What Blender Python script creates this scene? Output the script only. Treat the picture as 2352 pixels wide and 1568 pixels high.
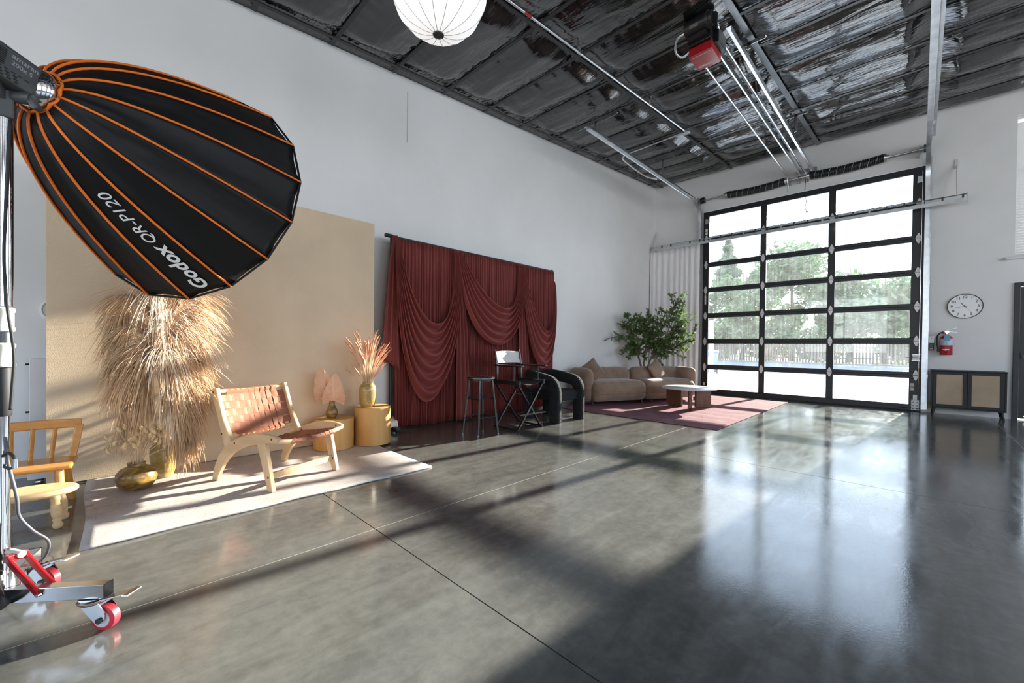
import bpy, bmesh, math, random
from math import sin, cos, pi, radians as R, sqrt, atan2
from mathutils import Vector, Matrix, noise as mnoise
random.seed(7)
scene = bpy.context.scene
for o in list(bpy.data.objects): bpy.data.objects.remove(o)
COL = scene.collection

# ---------------------------------------------------------------- camera
FPX, YAW, PITCH, ROLL, CY = 940.17, R(44.832), R(-0.60), R(0.642), 805.8
cam = bpy.data.objects.new('camera', bpy.data.cameras.new('camera')); COL.objects.link(cam)
fw = Vector((-sin(YAW)*cos(PITCH), cos(YAW)*cos(PITCH), sin(PITCH)))
rt = Vector((cos(YAW), sin(YAW), 0)); up = rt.cross(fw)
r2 = rt*cos(ROLL)+up*sin(ROLL); u2 = -rt*sin(ROLL)+up*cos(ROLL)
mw = Matrix((r2, u2, -fw)).transposed().to_4x4(); mw.translation = (0, 0, 1.052)
cam.matrix_world = mw
cam.data.sensor_fit = 'HORIZONTAL'; cam.data.sensor_width = 36
cam.data.lens = 36*FPX/2352; cam.data.shift_y = (CY-784)/2352; cam.data.clip_start = .02; cam.data.clip_end = 300
scene.camera = cam

# ---------------------------------------------------------------- light
SUN_DIR = Vector((-.0915, -1, -.285)).normalized()
sun = bpy.data.objects.new('sun', bpy.data.lights.new('sun', 'SUN')); COL.objects.link(sun)
sun.data.energy = 25.0; sun.data.angle = R(.6); sun.data.color = (1, .93, .82)
sun.rotation_euler = SUN_DIR.to_track_quat('-Z', 'Y').to_euler(); sun.location = (2, 20, 8)
world = bpy.data.worlds.new('sky'); scene.world = world; world.use_nodes = True
nt = world.node_tree; nt.nodes.clear()
tc_ = nt.nodes.new('ShaderNodeTexCoord'); sx_ = nt.nodes.new('ShaderNodeSeparateXYZ'); cr_ = nt.nodes.new('ShaderNodeValToRGB')
el = cr_.color_ramp.elements                       # hazy bright sky: white at the horizon, blue overhead, the same all round
el[0].position = 0.0; el[0].color = (.90, .95, 1.0, 1); el[1].position = .85; el[1].color = (.42, .60, .95, 1)
e_ = el.new(.22); e_.color = (.70, .83, 1.0, 1)
bgn = nt.nodes.new('ShaderNodeBackground'); bgn.inputs['Strength'].default_value = 4.9
wout = nt.nodes.new('ShaderNodeOutputWorld')
nt.links.new(tc_.outputs['Generated'], sx_.inputs[0]); nt.links.new(sx_.outputs['Z'], cr_.inputs[0])
nt.links.new(cr_.outputs[0], bgn.inputs[0]); nt.links.new(bgn.outputs[0], wout.inputs[0])
vs = scene.view_settings
vs.view_transform = 'Standard'; vs.look = 'None'; vs.gamma = 1.0; vs.use_curve_mapping = False
vs.exposure = 0.17
try:
    scene.cycles.use_denoising = True; scene.cycles.max_bounces = 12; scene.cycles.diffuse_bounces = 6
    scene.cycles.transparent_max_bounces = 24; scene.cycles.sample_clamp_indirect = 8
    scene.cycles.caustics_reflective = False; scene.cycles.caustics_refractive = False
except Exception: pass

# ---------------------------------------------------------------- helpers
class MB:
    def __init__(s): s.v = []; s.f = []; s.m = Matrix.Identity(4)
    def add(s, vs_, fs):
        b = len(s.v); s.v += [tuple(s.m @ Vector(p)) for p in vs_]; s.f += [tuple(b+i for i in f) for f in fs]; return s
    def box(s, x0, x1, y0, y1, z0, z1):
        return s.add([(x0,y0,z0),(x1,y0,z0),(x1,y1,z0),(x0,y1,z0),(x0,y0,z1),(x1,y0,z1),(x1,y1,z1),(x0,y1,z1)],
            [(3,2,1,0),(4,5,6,7),(0,1,5,4),(1,2,6,5),(2,3,7,6),(3,0,4,7)])
    def cbox(s, c, d): return s.box(c[0]-d[0]/2,c[0]+d[0]/2,c[1]-d[1]/2,c[1]+d[1]/2,c[2]-d[2]/2,c[2]+d[2]/2)
    def bar(s, a, b, w, h, upv=(0,0,1)):
        a=Vector(a); b=Vector(b); d=(b-a).normalized(); u=Vector(upv)
        if abs(d.dot(u))>.98: u=Vector((1,0,0))
        x=d.cross(u).normalized(); y=x.cross(d)
        P=[]
        for p in (a,b):
            for i,j in ((-1,-1),(1,-1),(1,1),(-1,1)): P.append(p+x*(i*w/2)+y*(j*h/2))
        return s.add(P,[(3,2,1,0),(4,5,6,7),(0,1,5,4),(1,2,6,5),(2,3,7,6),(3,0,4,7)])
    def tube(s, pts, r, n=8, caps=True, closed=False):
        pts=[Vector(p) for p in pts]; N=len(pts)
        rs=r if isinstance(r,(list,tuple)) else [r]*N
        if not closed: T=[(pts[min(i+1,N-1)]-pts[max(i-1,0)]).normalized() for i in range(N)]
        else: T=[(pts[(i+1)%N]-pts[i-1]).normalized() for i in range(N)]
        ref=Vector((0,0,1)) if abs(T[0].z)<.9 else Vector((1,0,0))
        x=T[0].cross(ref).normalized(); V=[]
        for i in range(N):
            x=(x-T[i]*x.dot(T[i])); x=x.normalized() if x.length>1e-6 else T[i].orthogonal().normalized()
            y=T[i].cross(x)
            for k in range(n):
                a=2*pi*k/n; V.append(pts[i]+(x*cos(a)+y*sin(a))*rs[i])
        F=[]
        for i in range(N if closed else N-1):
            j=(i+1)%N
            for k in range(n): F.append((i*n+k,i*n+(k+1)%n,j*n+(k+1)%n,j*n+k))
        if caps and not closed: F.append(tuple(range(n-1,-1,-1))); F.append(tuple((N-1)*n+k for k in range(n)))
        return s.add(V,F)
    def cyl(s, a, b, r, n=16, r2=None): return s.tube([a,b],[r,r if r2 is None else r2],n)
    def lathe(s, prof, n=32, c=(0,0,0)):
        V=[];F=[];m=len(prof)
        for (r,z) in prof:
            for k in range(n):
                a=2*pi*k/n; V.append((c[0]+r*cos(a),c[1]+r*sin(a),c[2]+z))
        for i in range(m-1):
            for k in range(n): F.append((i*n+k,i*n+(k+1)%n,(i+1)*n+(k+1)%n,(i+1)*n+k))
        if prof[0][0]>1e-5: F.append(tuple(range(n-1,-1,-1)))
        if prof[-1][0]>1e-5: F.append(tuple((m-1)*n+k for k in range(n)))
        return s.add(V,F)
    def grid(s, fn, nu, nv, closeu=False):
        V=[fn(i/(nu if closeu else nu-1), j/(nv-1)) for j in range(nv) for i in range(nu)]
        F=[]
        for j in range(nv-1):
            for i in range(nu if closeu else nu-1):
                k=(i+1)%nu; F.append((j*nu+i,j*nu+k,(j+1)*nu+k,(j+1)*nu+i))
        return s.add(V,F)
    def prism(s, poly, axis, a, b):
        n=len(poly)
        def P(p,t): return (t,p[0],p[1]) if axis==0 else ((p[0],t,p[1]) if axis==1 else (p[0],p[1],t))
        V=[P(p,a) for p in poly]+[P(p,b) for p in poly]
        F=[tuple(range(n-1,-1,-1)),tuple(range(n,2*n))]+[(i,(i+1)%n,n+(i+1)%n,n+i) for i in range(n)]
        return s.add(V,F)
    def strip(s, lo, hi, axis, a, b):
        """solid between two polylines lo/hi (same length, 2-D) extruded along axis from a to b"""
        def P(p,t): return (t,p[0],p[1]) if axis==0 else ((p[0],t,p[1]) if axis==1 else (p[0],p[1],t))
        n=len(lo); V=[]
        for i in range(n): V+=[P(lo[i],a),P(hi[i],a),P(hi[i],b),P(lo[i],b)]
        F=[(0,1,2,3),((n-1)*4+3,(n-1)*4+2,(n-1)*4+1,(n-1)*4)]
        for i in range(n-1):
            q=i*4; w=q+4
            for k in range(4): F.append((q+k,w+k,w+(k+1)%4,q+(k+1)%4))
        return s.add(V,F)
    def mesh(s, name, smooth=None):
        me=bpy.data.meshes.new(name); me.from_pydata(s.v,[],s.f); me.validate()
        bm=bmesh.new(); bm.from_mesh(me); bmesh.ops.recalc_face_normals(bm,faces=bm.faces); bm.to_mesh(me); bm.free()
        if smooth:
            me.polygons.foreach_set('use_smooth',[True]*len(me.polygons))
            if smooth<180: me.set_sharp_from_angle(angle=R(smooth))
        me.update(); return me
    def build(s, name, m, parent=None, smooth=None, bevel=0, loc=None, seg=2):
        return obj(name, s.mesh(name, smooth), m, parent, bevel, loc, seg)

def obj(name, me, m, parent=None, bevel=0, loc=None, seg=2):
    o=bpy.data.objects.new(name,me); COL.objects.link(o)
    if m is not None and not me.materials: me.materials.append(m)
    if parent is not None: o.parent=parent
    if loc is not None: o.location=loc
    if bevel:
        b=o.modifiers.new('bevel','BEVEL'); b.width=bevel; b.segments=seg; b.limit_method='ANGLE'; b.angle_limit=R(40)
    return o
def tag(o, label=None, cat=None, group=None, kind=None):
    if label: o['label']=label
    if cat: o['category']=cat
    if group: o['group']=group
    if kind: o['kind']=kind
    return o
def thing(name, label, cat, loc=(0,0,0), rz=0, group=None, kind=None):
    o=bpy.data.objects.new(name,None); COL.objects.link(o); o.empty_display_size=.05
    o.location=loc; o.rotation_euler=(0,0,rz); return tag(o,label,cat,group,kind)
def copy_tree(root):
    c=root.copy(); COL.objects.link(c)
    for ch in list(root.children):
        d=ch.copy(); COL.objects.link(d); d.parent=c
        for g in list(ch.children):
            e=g.copy(); COL.objects.link(e); e.parent=d
    return c
def share(o, parent, loc=None, rot=None, name=None):
    c=o.copy(); COL.objects.link(c); c.parent=parent
    if loc is not None: c.location=loc
    if rot is not None: c.rotation_euler=rot
    return c
def lerp(a,b,t): return a+(b-a)*t
def sm(t): t=max(0,min(1,t)); return t*t*(3-2*t)
def crom(P,n=8):
    P=[Vector(p) for p in P]; out=[]
    for i in range(len(P)-1):
        p0=P[max(i-1,0)];p1=P[i];p2=P[i+1];p3=P[min(i+2,len(P)-1)]
        for k in range(n):
            t=k/n; out.append(.5*((2*p1)+(p2-p0)*t+(2*p0-5*p1+4*p2-p3)*t*t+(3*p1-p0-3*p2+p3)*t**3))
    out.append(P[-1]); return out
def bez(a,b,c,d,t):
    a,b,c,d=Vector(a),Vector(b),Vector(c),Vector(d); u=1-t
    return a*u**3+b*(3*u*u*t)+c*(3*u*t*t)+d*t**3
def text_mesh(txt, size, font_shear=0, extrude=.0, bold=0):
    cu=bpy.data.curves.new('lettering','FONT'); cu.body=txt; cu.size=size; cu.shear=font_shear; cu.extrude=extrude
    cu.align_x='CENTER'; cu.align_y='CENTER'; cu.offset=bold; cu.resolution_u=3
    o=bpy.data.objects.new('lettering',cu); COL.objects.link(o)
    dg=bpy.context.evaluated_depsgraph_get(); me=bpy.data.meshes.new_from_object(o.evaluated_get(dg))
    bpy.data.objects.remove(o); return me

# ---------------------------------------------------------------- materials
def ramp(nt, fac, stops):
    n=nt.nodes.new('ShaderNodeValToRGB'); n.color_ramp.elements[0].position=stops[0][0]; n.color_ramp.elements[-1].position=stops[-1][0]
    n.color_ramp.elements[0].color=(*stops[0][1],1); n.color_ramp.elements[-1].color=(*stops[-1][1],1)
    for p,c in stops[1:-1]:
        e=n.color_ramp.elements.new(p); e.color=(*c,1)
    nt.links.new(fac,n.inputs[0]); return n.outputs[0]
def tcoord(nt, scale=(1,1,1), kind='Object', rot=(0,0,0)):
    t=nt.nodes.new('ShaderNodeTexCoord'); m=nt.nodes.new('ShaderNodeMapping')
    m.inputs['Scale'].default_value=scale; m.inputs['Rotation'].default_value=rot
    nt.links.new(t.outputs[kind],m.inputs['Vector']); return m.outputs[0]
def noise(nt, vec, scale, detail=4, rough=.55, dist=0):
    n=nt.nodes.new('ShaderNodeTexNoise'); n.inputs['Scale'].default_value=scale; n.inputs['Detail'].default_value=detail
    n.inputs['Roughness'].default_value=rough; n.inputs['Distortion'].default_value=dist
    nt.links.new(vec,n.inputs['Vector']); return n.outputs['Fac']
def bump(nt, h, strength, dist=.01, prev=None):
    b=nt.nodes.new('ShaderNodeBump'); b.inputs['Strength'].default_value=strength; b.inputs['Distance'].default_value=dist
    nt.links.new(h,b.inputs['Height'])
    if prev is not None: nt.links.new(prev,b.inputs['Normal'])
    return b.outputs[0]
def mat(name, col, rough=.5, metal=0, var=.12, vscale=6, bmp=None, stretch=(1,1,1), spec=.5, coat=0, coat_r=.1, sheen=0, col2=None, emit=None, trans=0, subs=0, rvar=0):
    m=bpy.data.materials.new(name); m.use_nodes=True; nt=m.node_tree; b=nt.nodes['Principled BSDF']
    vec=tcoord(nt,stretch)
    f=noise(nt,vec,vscale,5)
    c2=col2 or tuple(min(1,c*(1+var)) for c in col); c1=tuple(c*(1-var) for c in col) if col2 is None else col
    nt.links.new(ramp(nt,f,[(.3,c1),(.7,c2)]),b.inputs['Base Color'])
    b.inputs['Roughness'].default_value=rough; b.inputs['Metallic'].default_value=metal
    b.inputs['Specular IOR Level'].default_value=spec
    if coat: b.inputs['Coat Weight'].default_value=coat; b.inputs['Coat Roughness'].default_value=coat_r
    if sheen: b.inputs['Sheen Weight'].default_value=sheen; b.inputs['Sheen Roughness'].default_value=.5
    if subs: b.inputs['Subsurface Weight'].default_value=subs; b.inputs['Subsurface Radius'].default_value=(.02,.01,.006)
    if emit: b.inputs['Emission Color'].default_value=(*emit[0],1); b.inputs['Emission Strength'].default_value=emit[1]
    if rvar:
        mr=nt.nodes.new('ShaderNodeMapRange'); mr.inputs[3].default_value=max(0,rough-rvar); mr.inputs[4].default_value=rough+rvar
        nt.links.new(f,mr.inputs[0]); nt.links.new(mr.outputs[0],b.inputs['Roughness'])
    if bmp:
        h=noise(nt,tcoord(nt,bmp[2] if len(bmp)>2 else stretch),bmp[0],4)
        nt.links.new(bump(nt,h,bmp[1]),b.inputs['Normal'])
    return m
def wood(name, c1, c2, scale=3, axis='X', rough=.45, rings=7, coat=0):
    m=bpy.data.materials.new(name); m.use_nodes=True; nt=m.node_tree; b=nt.nodes['Principled BSDF']
    st={'X':(.12,1.6,1.6),'Y':(1.6,.12,1.6),'Z':(1.6,1.6,.12)}[axis]
    vec=tcoord(nt,tuple(scale*q for q in st))
    wide=noise(nt,vec,rings*.6,3,.5,1.0); fine=noise(nt,vec,rings*9,5,.75,.2)
    sc=nt.nodes.new('ShaderNodeMath'); sc.operation='MULTIPLY'; sc.inputs[1].default_value=.55; nt.links.new(wide,sc.inputs[0])
    mx=nt.nodes.new('ShaderNodeMath'); mx.operation='MULTIPLY_ADD'; mx.inputs[1].default_value=.45
    nt.links.new(fine,mx.inputs[0]); nt.links.new(sc.outputs[0],mx.inputs[2])
    nt.links.new(ramp(nt,mx.outputs[0],[(.36,c2),(.60,c1)]),b.inputs['Base Color'])
    b.inputs['Roughness'].default_value=rough
    if coat: b.inputs['Coat Weight'].default_value=coat; b.inputs['Coat Roughness'].default_value=.15
    nt.links.new(bump(nt,fine,.05,.004),b.inputs['Normal'])
    return m
def swirl(name, c1, c2, scale, rough=.3, coat=.4):
    m=bpy.data.materials.new(name); m.use_nodes=True; nt=m.node_tree; b=nt.nodes['Principled BSDF']
    f=noise(nt,tcoord(nt,(1,1,1.8),rot=(.5,.3,0)),scale,3,.5,2.5)
    nt.links.new(ramp(nt,f,[(.32,c2),(.5,tuple((p+q)/2 for p,q in zip(c1,c2))),(.66,c1)]),b.inputs['Base Color'])
    b.inputs['Roughness'].default_value=rough; b.inputs['Coat Weight'].default_value=coat; b.inputs['Coat Roughness'].default_value=.12
    return m
def metal(name, col, rough=.3, var=.08): return mat(name,col,rough,1.0,var,9,rvar=.06)

M={}
M['wall']=mat('wall_paint',(.79,.785,.775),.55,var=.03,vscale=1.5,bmp=(220,.06))
M['black_metal']=mat('black_aluminium',(.012,.013,.015),.42,.0,var=.2,spec=.5)
M['galv']=metal('galvanised_steel',(.62,.64,.66),.32,.14)
M['steel']=metal('polished_steel',(.75,.75,.75),.16)
M['chrome']=metal('chrome',(.86,.86,.87),.08)
M['darksteel']=metal('dark_steel',(.09,.095,.10),.4)
M['white_plate']=mat('white_plate',(.72,.72,.72),.4,.3,var=.06)
M['white_plastic']=mat('white_plastic',(.78,.77,.74),.4,var=.04)
M['cream_plastic']=mat('cream_plastic',(.80,.76,.66),.4,var=.04)
M['black_plastic']=mat('black_plastic',(.018,.018,.02),.4,var=.2)
M['black_rubber']=mat('black_rubber',(.015,.015,.016),.65,var=.2)
M['grey_plastic']=mat('grey_plastic',(.07,.075,.08),.42,var=.1)
M['red_plastic']=mat('red_paint',(.36,.010,.015),.28,var=.06,coat=.5)
M['red_rubber']=mat('red_polyurethane',(.62,.04,.06),.4,var=.08)
M['orange']=mat('orange_piping',(.95,.20,.015),.6,var=.08)
M['soft_fabric']=mat('black_softbox_fabric',(.0065,.0065,.007),.55,var=.3,vscale=3,bmp=(9,.3),spec=.25)
M['print_white']=mat('white_print',(.86,.86,.86),.6,var=.02)
M['print_grey']=mat('grey_print',(.34,.35,.36),.6,var=.02)
M['print_black']=mat('black_print',(.02,.02,.02),.6,var=.02)
# ================================================================ structure
XW, YF, XR, YB = -4.87, 10.10, 7.0, -5.2       # left wall, far wall, right wall, back wall
def ceil_z(y): return 4.335+.0796*y

# ---- floor: polished concrete slabs with saw-cut joints
def concrete_mat():
    m=bpy.data.materials.new('polished_concrete'); m.use_nodes=True; nt=m.node_tree; b=nt.nodes['Principled BSDF']
    v=tcoord(nt,(1,1,1)); big=noise(nt,v,.9,6,.62,.6); fine=noise(nt,v,14,5,.7,.3); streak=noise(nt,tcoord(nt,(3,.7,1)),3.0,5,.65,.8)
    a=nt.nodes.new('ShaderNodeMath'); a.operation='MULTIPLY_ADD'; a.inputs[1].default_value=.45; nt.links.new(big,a.inputs[0])
    s=nt.nodes.new('ShaderNodeMath'); s.operation='MULTIPLY'; s.inputs[1].default_value=.33; nt.links.new(streak,s.inputs[0])
    nt.links.new(s.outputs[0],a.inputs[2])
    a2=nt.nodes.new('ShaderNodeMath'); a2.operation='MULTIPLY_ADD'; a2.inputs[1].default_value=.30; nt.links.new(fine,a2.inputs[0]); nt.links.new(a.outputs[0],a2.inputs[2])
    nt.links.new(ramp(nt,a2.outputs[0],[(.34,(.058,.057,.052)),(.5,(.100,.100,.093)),(.66,(.155,.155,.145))]),b.inputs['Base Color'])
    mr=nt.nodes.new('ShaderNodeMapRange'); mr.inputs[1].default_value=.3; mr.inputs[2].default_value=.7; mr.inputs[3].default_value=.09; mr.inputs[4].default_value=.19
    nt.links.new(streak,mr.inputs[0]); nt.links.new(mr.outputs[0],b.inputs['Roughness'])
    b.inputs['Specular IOR Level'].default_value=.75
    orange=noise(nt,v,95,3,.6); nt.links.new(bump(nt,orange,.045,.004),b.inputs['Normal'])
    return m
M['concrete']=concrete_mat()
M['joint']=mat('joint_filler',(.10,.09,.07),.8)
floor=tag(MB().box(XW-.2,XR+.2,YB-.2,YF+.2,-.3,-.006).build('floor',M['joint']),'grey polished concrete floor with saw-cut joints','floor',kind='structure')
gx=[XW,-2.195,.83,3.86,XR]; gy=[YB,-2.0,1.11,4.215,7.32,YF+.02]
for i in range(len(gx)-1):
    for j in range(len(gy)-1):
        MB().box(gx[i]+.003,gx[i+1]-.003,gy[j]+.003,gy[j+1]-.003,-.006,0).build('concrete_slab',M['concrete'],floor)

M['joint_pale']=mat('pale_joint_filler',(.50,.48,.43),.7,var=.35,vscale=60)
for x in gx[1:-1]: MB().box(x-.003,x+.003,YB,YF,-.006,-.0015).build('joint_filler',M['joint_pale'],floor)
# ---- ceiling: black insulation film between purlins
def film_mat():
    m=bpy.data.materials.new('black_insulation_film'); m.use_nodes=True; nt=m.node_tree; b=nt.nodes['Principled BSDF']
    b.inputs['Base Color'].default_value=(.020,.020,.021,1); b.inputs['Roughness'].default_value=.085; b.inputs['Specular IOR Level'].default_value=1.0
    w1=noise(nt,tcoord(nt,(1.0,5,1),rot=(0,0,.25)),1.5,2,.45,1.2); w2=noise(nt,tcoord(nt,(1.6,8,1),rot=(0,0,-.35)),2.0,3,.5,1.8)
    n1=bump(nt,w1,.30,.045); n2=bump(nt,w2,.16,.03,n1); nt.links.new(n2,b.inputs['Normal'])
    f=noise(nt,tcoord(nt),.8,3); nt.links.new(ramp(nt,f,[(.3,(.008,.008,.0085)),(.7,(.019,.019,.020))]),b.inputs['Base Color'])
    return m
M['film']=film_mat()
PUR0, PURD = 1.86, .772
SEAMS=[-4.68,-3.07,-1.48,.10,1.7,3.3,4.9,6.5]
def film(x,y):
    t=((y-PUR0)/PURD)%1.0; s=abs(sin(pi*t)); dp=min(t,1-t)*PURD
    xs=min(abs(x-q) for q in SEAMS); k=sm(xs/.28)
    edge=sm((x-XW)/.3)*sm((YF-y)/.3)
    n=mnoise.noise((x*.8,y*1.6,1.3)); n2=mnoise.noise((x*1.6+y*2.1,y*5.0-x*.8,4.1)); n3=mnoise.noise((x*4-y*6,y*12,9.))
    n4=mnoise.noise((x*11,y*2.2,3.)); pk=2.718**(-(dp/.16)**2)
    sag=(.010+.068*s**.8*(1+.7*n))*(.12+.88*k)+(.020*n2*s+.003*n3*(.2+s)+.013*n4*pk)*(.25+.75*k)
    return ceil_z(y)+.03-sag*edge
cx0,cx1,cy0,cy1=XW-.02,XR+.05,YB-.05,YF+.02
def cgrid(u,v):
    x=lerp(cx0,cx1,u**1.25); y=lerp(cy1,cy0,v**1.25); return (x,y,film(x,y))
ceiling=MB().grid(cgrid,470,640).build('ceiling',M['film'],smooth=180)
tag(ceiling,'sagging black plastic insulation film covering the sloped ceiling','ceiling',kind='structure')
M['strap']=mat('strap_grey',(.20,.21,.22),.35,.6); M['strap_black']=mat('strap_black',(.018,.018,.019),.4)
for k in range(-7,11):
    y=PUR0+k*PURD
    if y<YB+.1 or y>YF-.1: continue
    MB().bar((XW+.05,y,ceil_z(y)-.002),(XR-.05,y,ceil_z(y)-.002),.045,.012).build('purlin_strap',M['strap_black'],ceiling)
for q in SEAMS:
    MB().bar((q,YB+.1,ceil_z(YB+.1)-.005),(q,YF-.05,ceil_z(YF-.05)-.005),.065 if q==-1.48 else .045,.012).build('seam_strap',M['strap'] if q==-1.48 else M['strap_black'],ceiling)

# roof slab above, so daylight only enters through the openings
roof=MB(); roof.prism([(YB-.3,ceil_z(YB-.3)+.12),(YF+.3,ceil_z(YF+.3)+.12),(YF+.3,ceil_z(YF+.3)+.3),(YB-.3,ceil_z(YB-.3)+.3)],0,XW-.25,XR+.25)
tag(roof.build('roof',M['darksteel']),'metal roof deck above the black ceiling film','roof',kind='structure')

# ---- walls with openings
def wall_rects(a0,a1,z0,z1,holes):
    cuts=sorted({a0,a1,*[h[0] for h in holes],*[h[1] for h in holes]}); out=[]
    for i in range(len(cuts)-1):
        c0,c1=cuts[i],cuts[i+1]; hs=sorted([h for h in holes if h[0]<=c0+1e-6 and h[1]>=c1-1e-6],key=lambda h:h[2]); z=z0
        for h in hs:
            if h[2]>z: out.append((c0,c1,z,h[2]))
            z=h[3]
        if z<z1: out.append((c0,c1,z,z1))
    return out
GD=(-3.655,.035,0,4.27)                     # garage opening
PD=(1.045,2.02,0,2.14)                      # glass entrance door
WN=(1.04,3.3,2.54,4.75)                     # upper window
far_holes=[GD,PD,WN,(3.9,6.6,.9,4.3)]  # last hole: unseen opening added for fill daylight
w=MB()
for (a,b,c,d) in wall_rects(XW-.2,XR+.2,-.3,5.3,far_holes): w.box(a,b,YF,YF+.2,c,d)
wall_far=tag(w.build('wall_far',M['wall']),'light grey far wall around the glazed overhead door','wall',kind='structure')
w=MB().box(XW-.2,XW,YB-.2,YF+.2,-.3,5.3)
wall_left=tag(w.build('wall_left',M['wall']),'tall light grey wall behind the backdrops','wall',kind='structure')
MB().box(XW-.001,XW+.004,2.872,2.882,3.75,4.42).build('panel_joint',mat('joint_grey',(.42,.42,.43),.6),wall_left)
w=MB()
for (a,b,c,d) in wall_rects(YB-.2,YF+.2,-.3,5.3,[(-3.6,-.4,.9,4.0),(.6,3.8,.9,4.3),(4.8,8.6,.9,4.6)]): w.box(XR,XR+.2,a,b,c,d)  # unseen openings added so skylight fills the room from this side
wall_right=tag(w.build('wall_right',M['wall']),'light grey wall on the right side with tall openings added for fill daylight','wall',kind='structure')
w=MB()
for (a,b,c,d) in wall_rects(XW-.2,XR+.2,-.3,5.3,[(-4.2,-1.0,.9,3.6),(0.2,4.0,.9,3.6)]): w.box(a,b,YB-.2,YB,c,d)  # openings added out of view to brighten the room with skylight
wall_back=tag(w.build('wall_back',M['wall']),'light grey wall behind the camera with wide openings added for fill daylight','wall',kind='structure')

# ---- glass
def glass_mat(name, haze=.10, streak=True):
    m=bpy.data.materials.new(name); m.use_nodes=True; nt=m.node_tree; nt.nodes.clear()
    out=nt.nodes.new('ShaderNodeOutputMaterial'); tr=nt.nodes.new('ShaderNodeBsdfTransparent'); tr.inputs[0].default_value=(.97,.985,.98,1)
    gl=nt.nodes.new('ShaderNodeBsdfGlossy'); gl.inputs['Roughness'].default_value=.02
    fr=nt.nodes.new('ShaderNodeFresnel'); fr.inputs[0].default_value=1.45
    mx=nt.nodes.new('ShaderNodeMixShader'); nt.links.new(fr.outputs[0],mx.inputs[0]); nt.links.new(tr.outputs[0],mx.inputs[1]); nt.links.new(gl.outputs[0],mx.inputs[2])
    tl=nt.nodes.new('ShaderNodeBsdfTranslucent'); tl.inputs[0].default_value=(.92,.95,.97,1)
    df=nt.nodes.new('ShaderNodeBsdfDiffuse'); df.inputs[0].default_value=(.85,.87,.88,1)
    dm=nt.nodes.new('ShaderNodeMixShader'); dm.inputs[0].default_value=.3; nt.links.new(tl.outputs[0],dm.inputs[1]); nt.links.new(df.outputs[0],dm.inputs[2])
    n1=noise(nt,tcoord(nt,(30,1,.8)),1.0,4,.6,.1); n2=noise(nt,tcoord(nt,(2,1,2)),1.4,4,.6,1.5)
    ad=nt.nodes.new('ShaderNodeMath'); ad.operation='MULTIPLY'; nt.links.new(n1,ad.inputs[0]); nt.links.new(n2,ad.inputs[1])
    mr=nt.nodes.new('ShaderNodeMapRange'); mr.inputs[1].default_value=.1; mr.inputs[2].default_value=.45; mr.inputs[3].default_value=haze*.4; mr.inputs[4].default_value=haze*2.0
    nt.links.new(ad.outputs[0],mr.inputs[0])
    fm=nt.nodes.new('ShaderNodeMixShader'); nt.links.new(mr.outputs[0],fm.inputs[0]); nt.links.new(mx.outputs[0],fm.inputs[1]); nt.links.new(dm.outputs[0],fm.inputs[2])
    nt.links.new(fm.outputs[0],out.inputs[0]); return m
M['glass']=glass_mat('streaky_glass',.024); M['clear_glass']=glass_mat('clear_glass',.012)

# ---- overhead sectional door
def diamond(h=.092,wd=.034):
    up_=[(-wd,.008),(wd,.008),(wd*.95,.03),(wd*.35,h-.012),(wd*.15,h),(-wd*.15,h),(-wd*.35,h-.012),(-wd*.95,.03)]
    mb=MB(); mb.prism(up_,1,-.008,0); mb.prism([(x,-z) for x,z in up_][::-1],1,-.008,0)
    mb.cyl((-wd*1.25,-.012,0),(wd*1.25,-.012,0),.007,8)
    return mb
door=thing('door_1','tall black framed overhead garage door with seven rows of glass panes','garage door',((GD[0]+GD[1])/2,YF,0),kind='structure')
DX=door.location.x; SW=GD[1]-GD[0]; sec_h=.606; ST=[(-SW/2,-SW/2+.135),(-2.464-DX,-2.352-DX),(-1.293-DX,-1.181-DX),(SW/2-.155,SW/2)]
hinge_me=diamond().mesh('hinge'); hinge_me.materials.append(M['white_plate'])
hinge_dots=None
ZS=[.015,.632,1.232,1.832,2.430,3.022,3.625,4.262]
for k in range(7):
    z0,z1=ZS[k],ZS[k+1]
    lo=.105 if k==0 else .056; hi=.11 if k==6 else .056
    s=MB()
    s.box(-SW/2,SW/2,-.045,0,z0,z0+lo); s.box(-SW/2,SW/2,-.045,0,z1-hi,z1)
    for a,b in ST: s.box(a,b,-.045,0,z0+lo,z1-hi)
    sec=s.build('door_section',M['black_metal'],door,bevel=.004)
    for i in range(3):
        a,b=ST[i][1],ST[i+1][0]
        MB().box(a-.01,b+.01,-.026,-.016,z0+lo-.01,z1-hi+.01).build('pane',M['glass'],sec)
    if k<6:
        for i,(a,b) in enumerate(ST):
            xx=[-SW/2+.07,(a+b)/2,(a+b)/2,SW/2-.07][i]
            o=obj('hinge',hinge_me,None,sec); o.location=(xx,-.046,ZS[k+1]-.002)
            for zz in (.045,-.045):
                pass
s=MB().box(-SW/2,SW/2,-.05,.0,0,.016).build('bottom_seal',M['black_rubber'],door)
lt=MB().box(SW/2-.115,SW/2-.03,-.062,-.046,.88,1.0).build('latch_plate',M['white_plate'],door,bevel=.003)
MB().cyl((SW/2-.20,-.07,.94),(SW/2-.01,-.07,.94),.008,8).build('latch_bolt',M['steel'],lt)
for zz in (.885,.988): MB().box(SW/2-.125,SW/2-.02,-.068,-.046,zz,zz+.01).build('latch_guide',M['steel'],lt)
MB().box(SW/2-.12,SW/2-.02,-.06,-.046,.02,.20).build('bottom_bracket',M['white_plate'],door,bevel=.003)
MB().box(SW/2-.10,SW/2-.045,-.064,-.046,.20,.29).build('bottom_bracket',M['white_plate'],door,bevel=.003)
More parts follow.
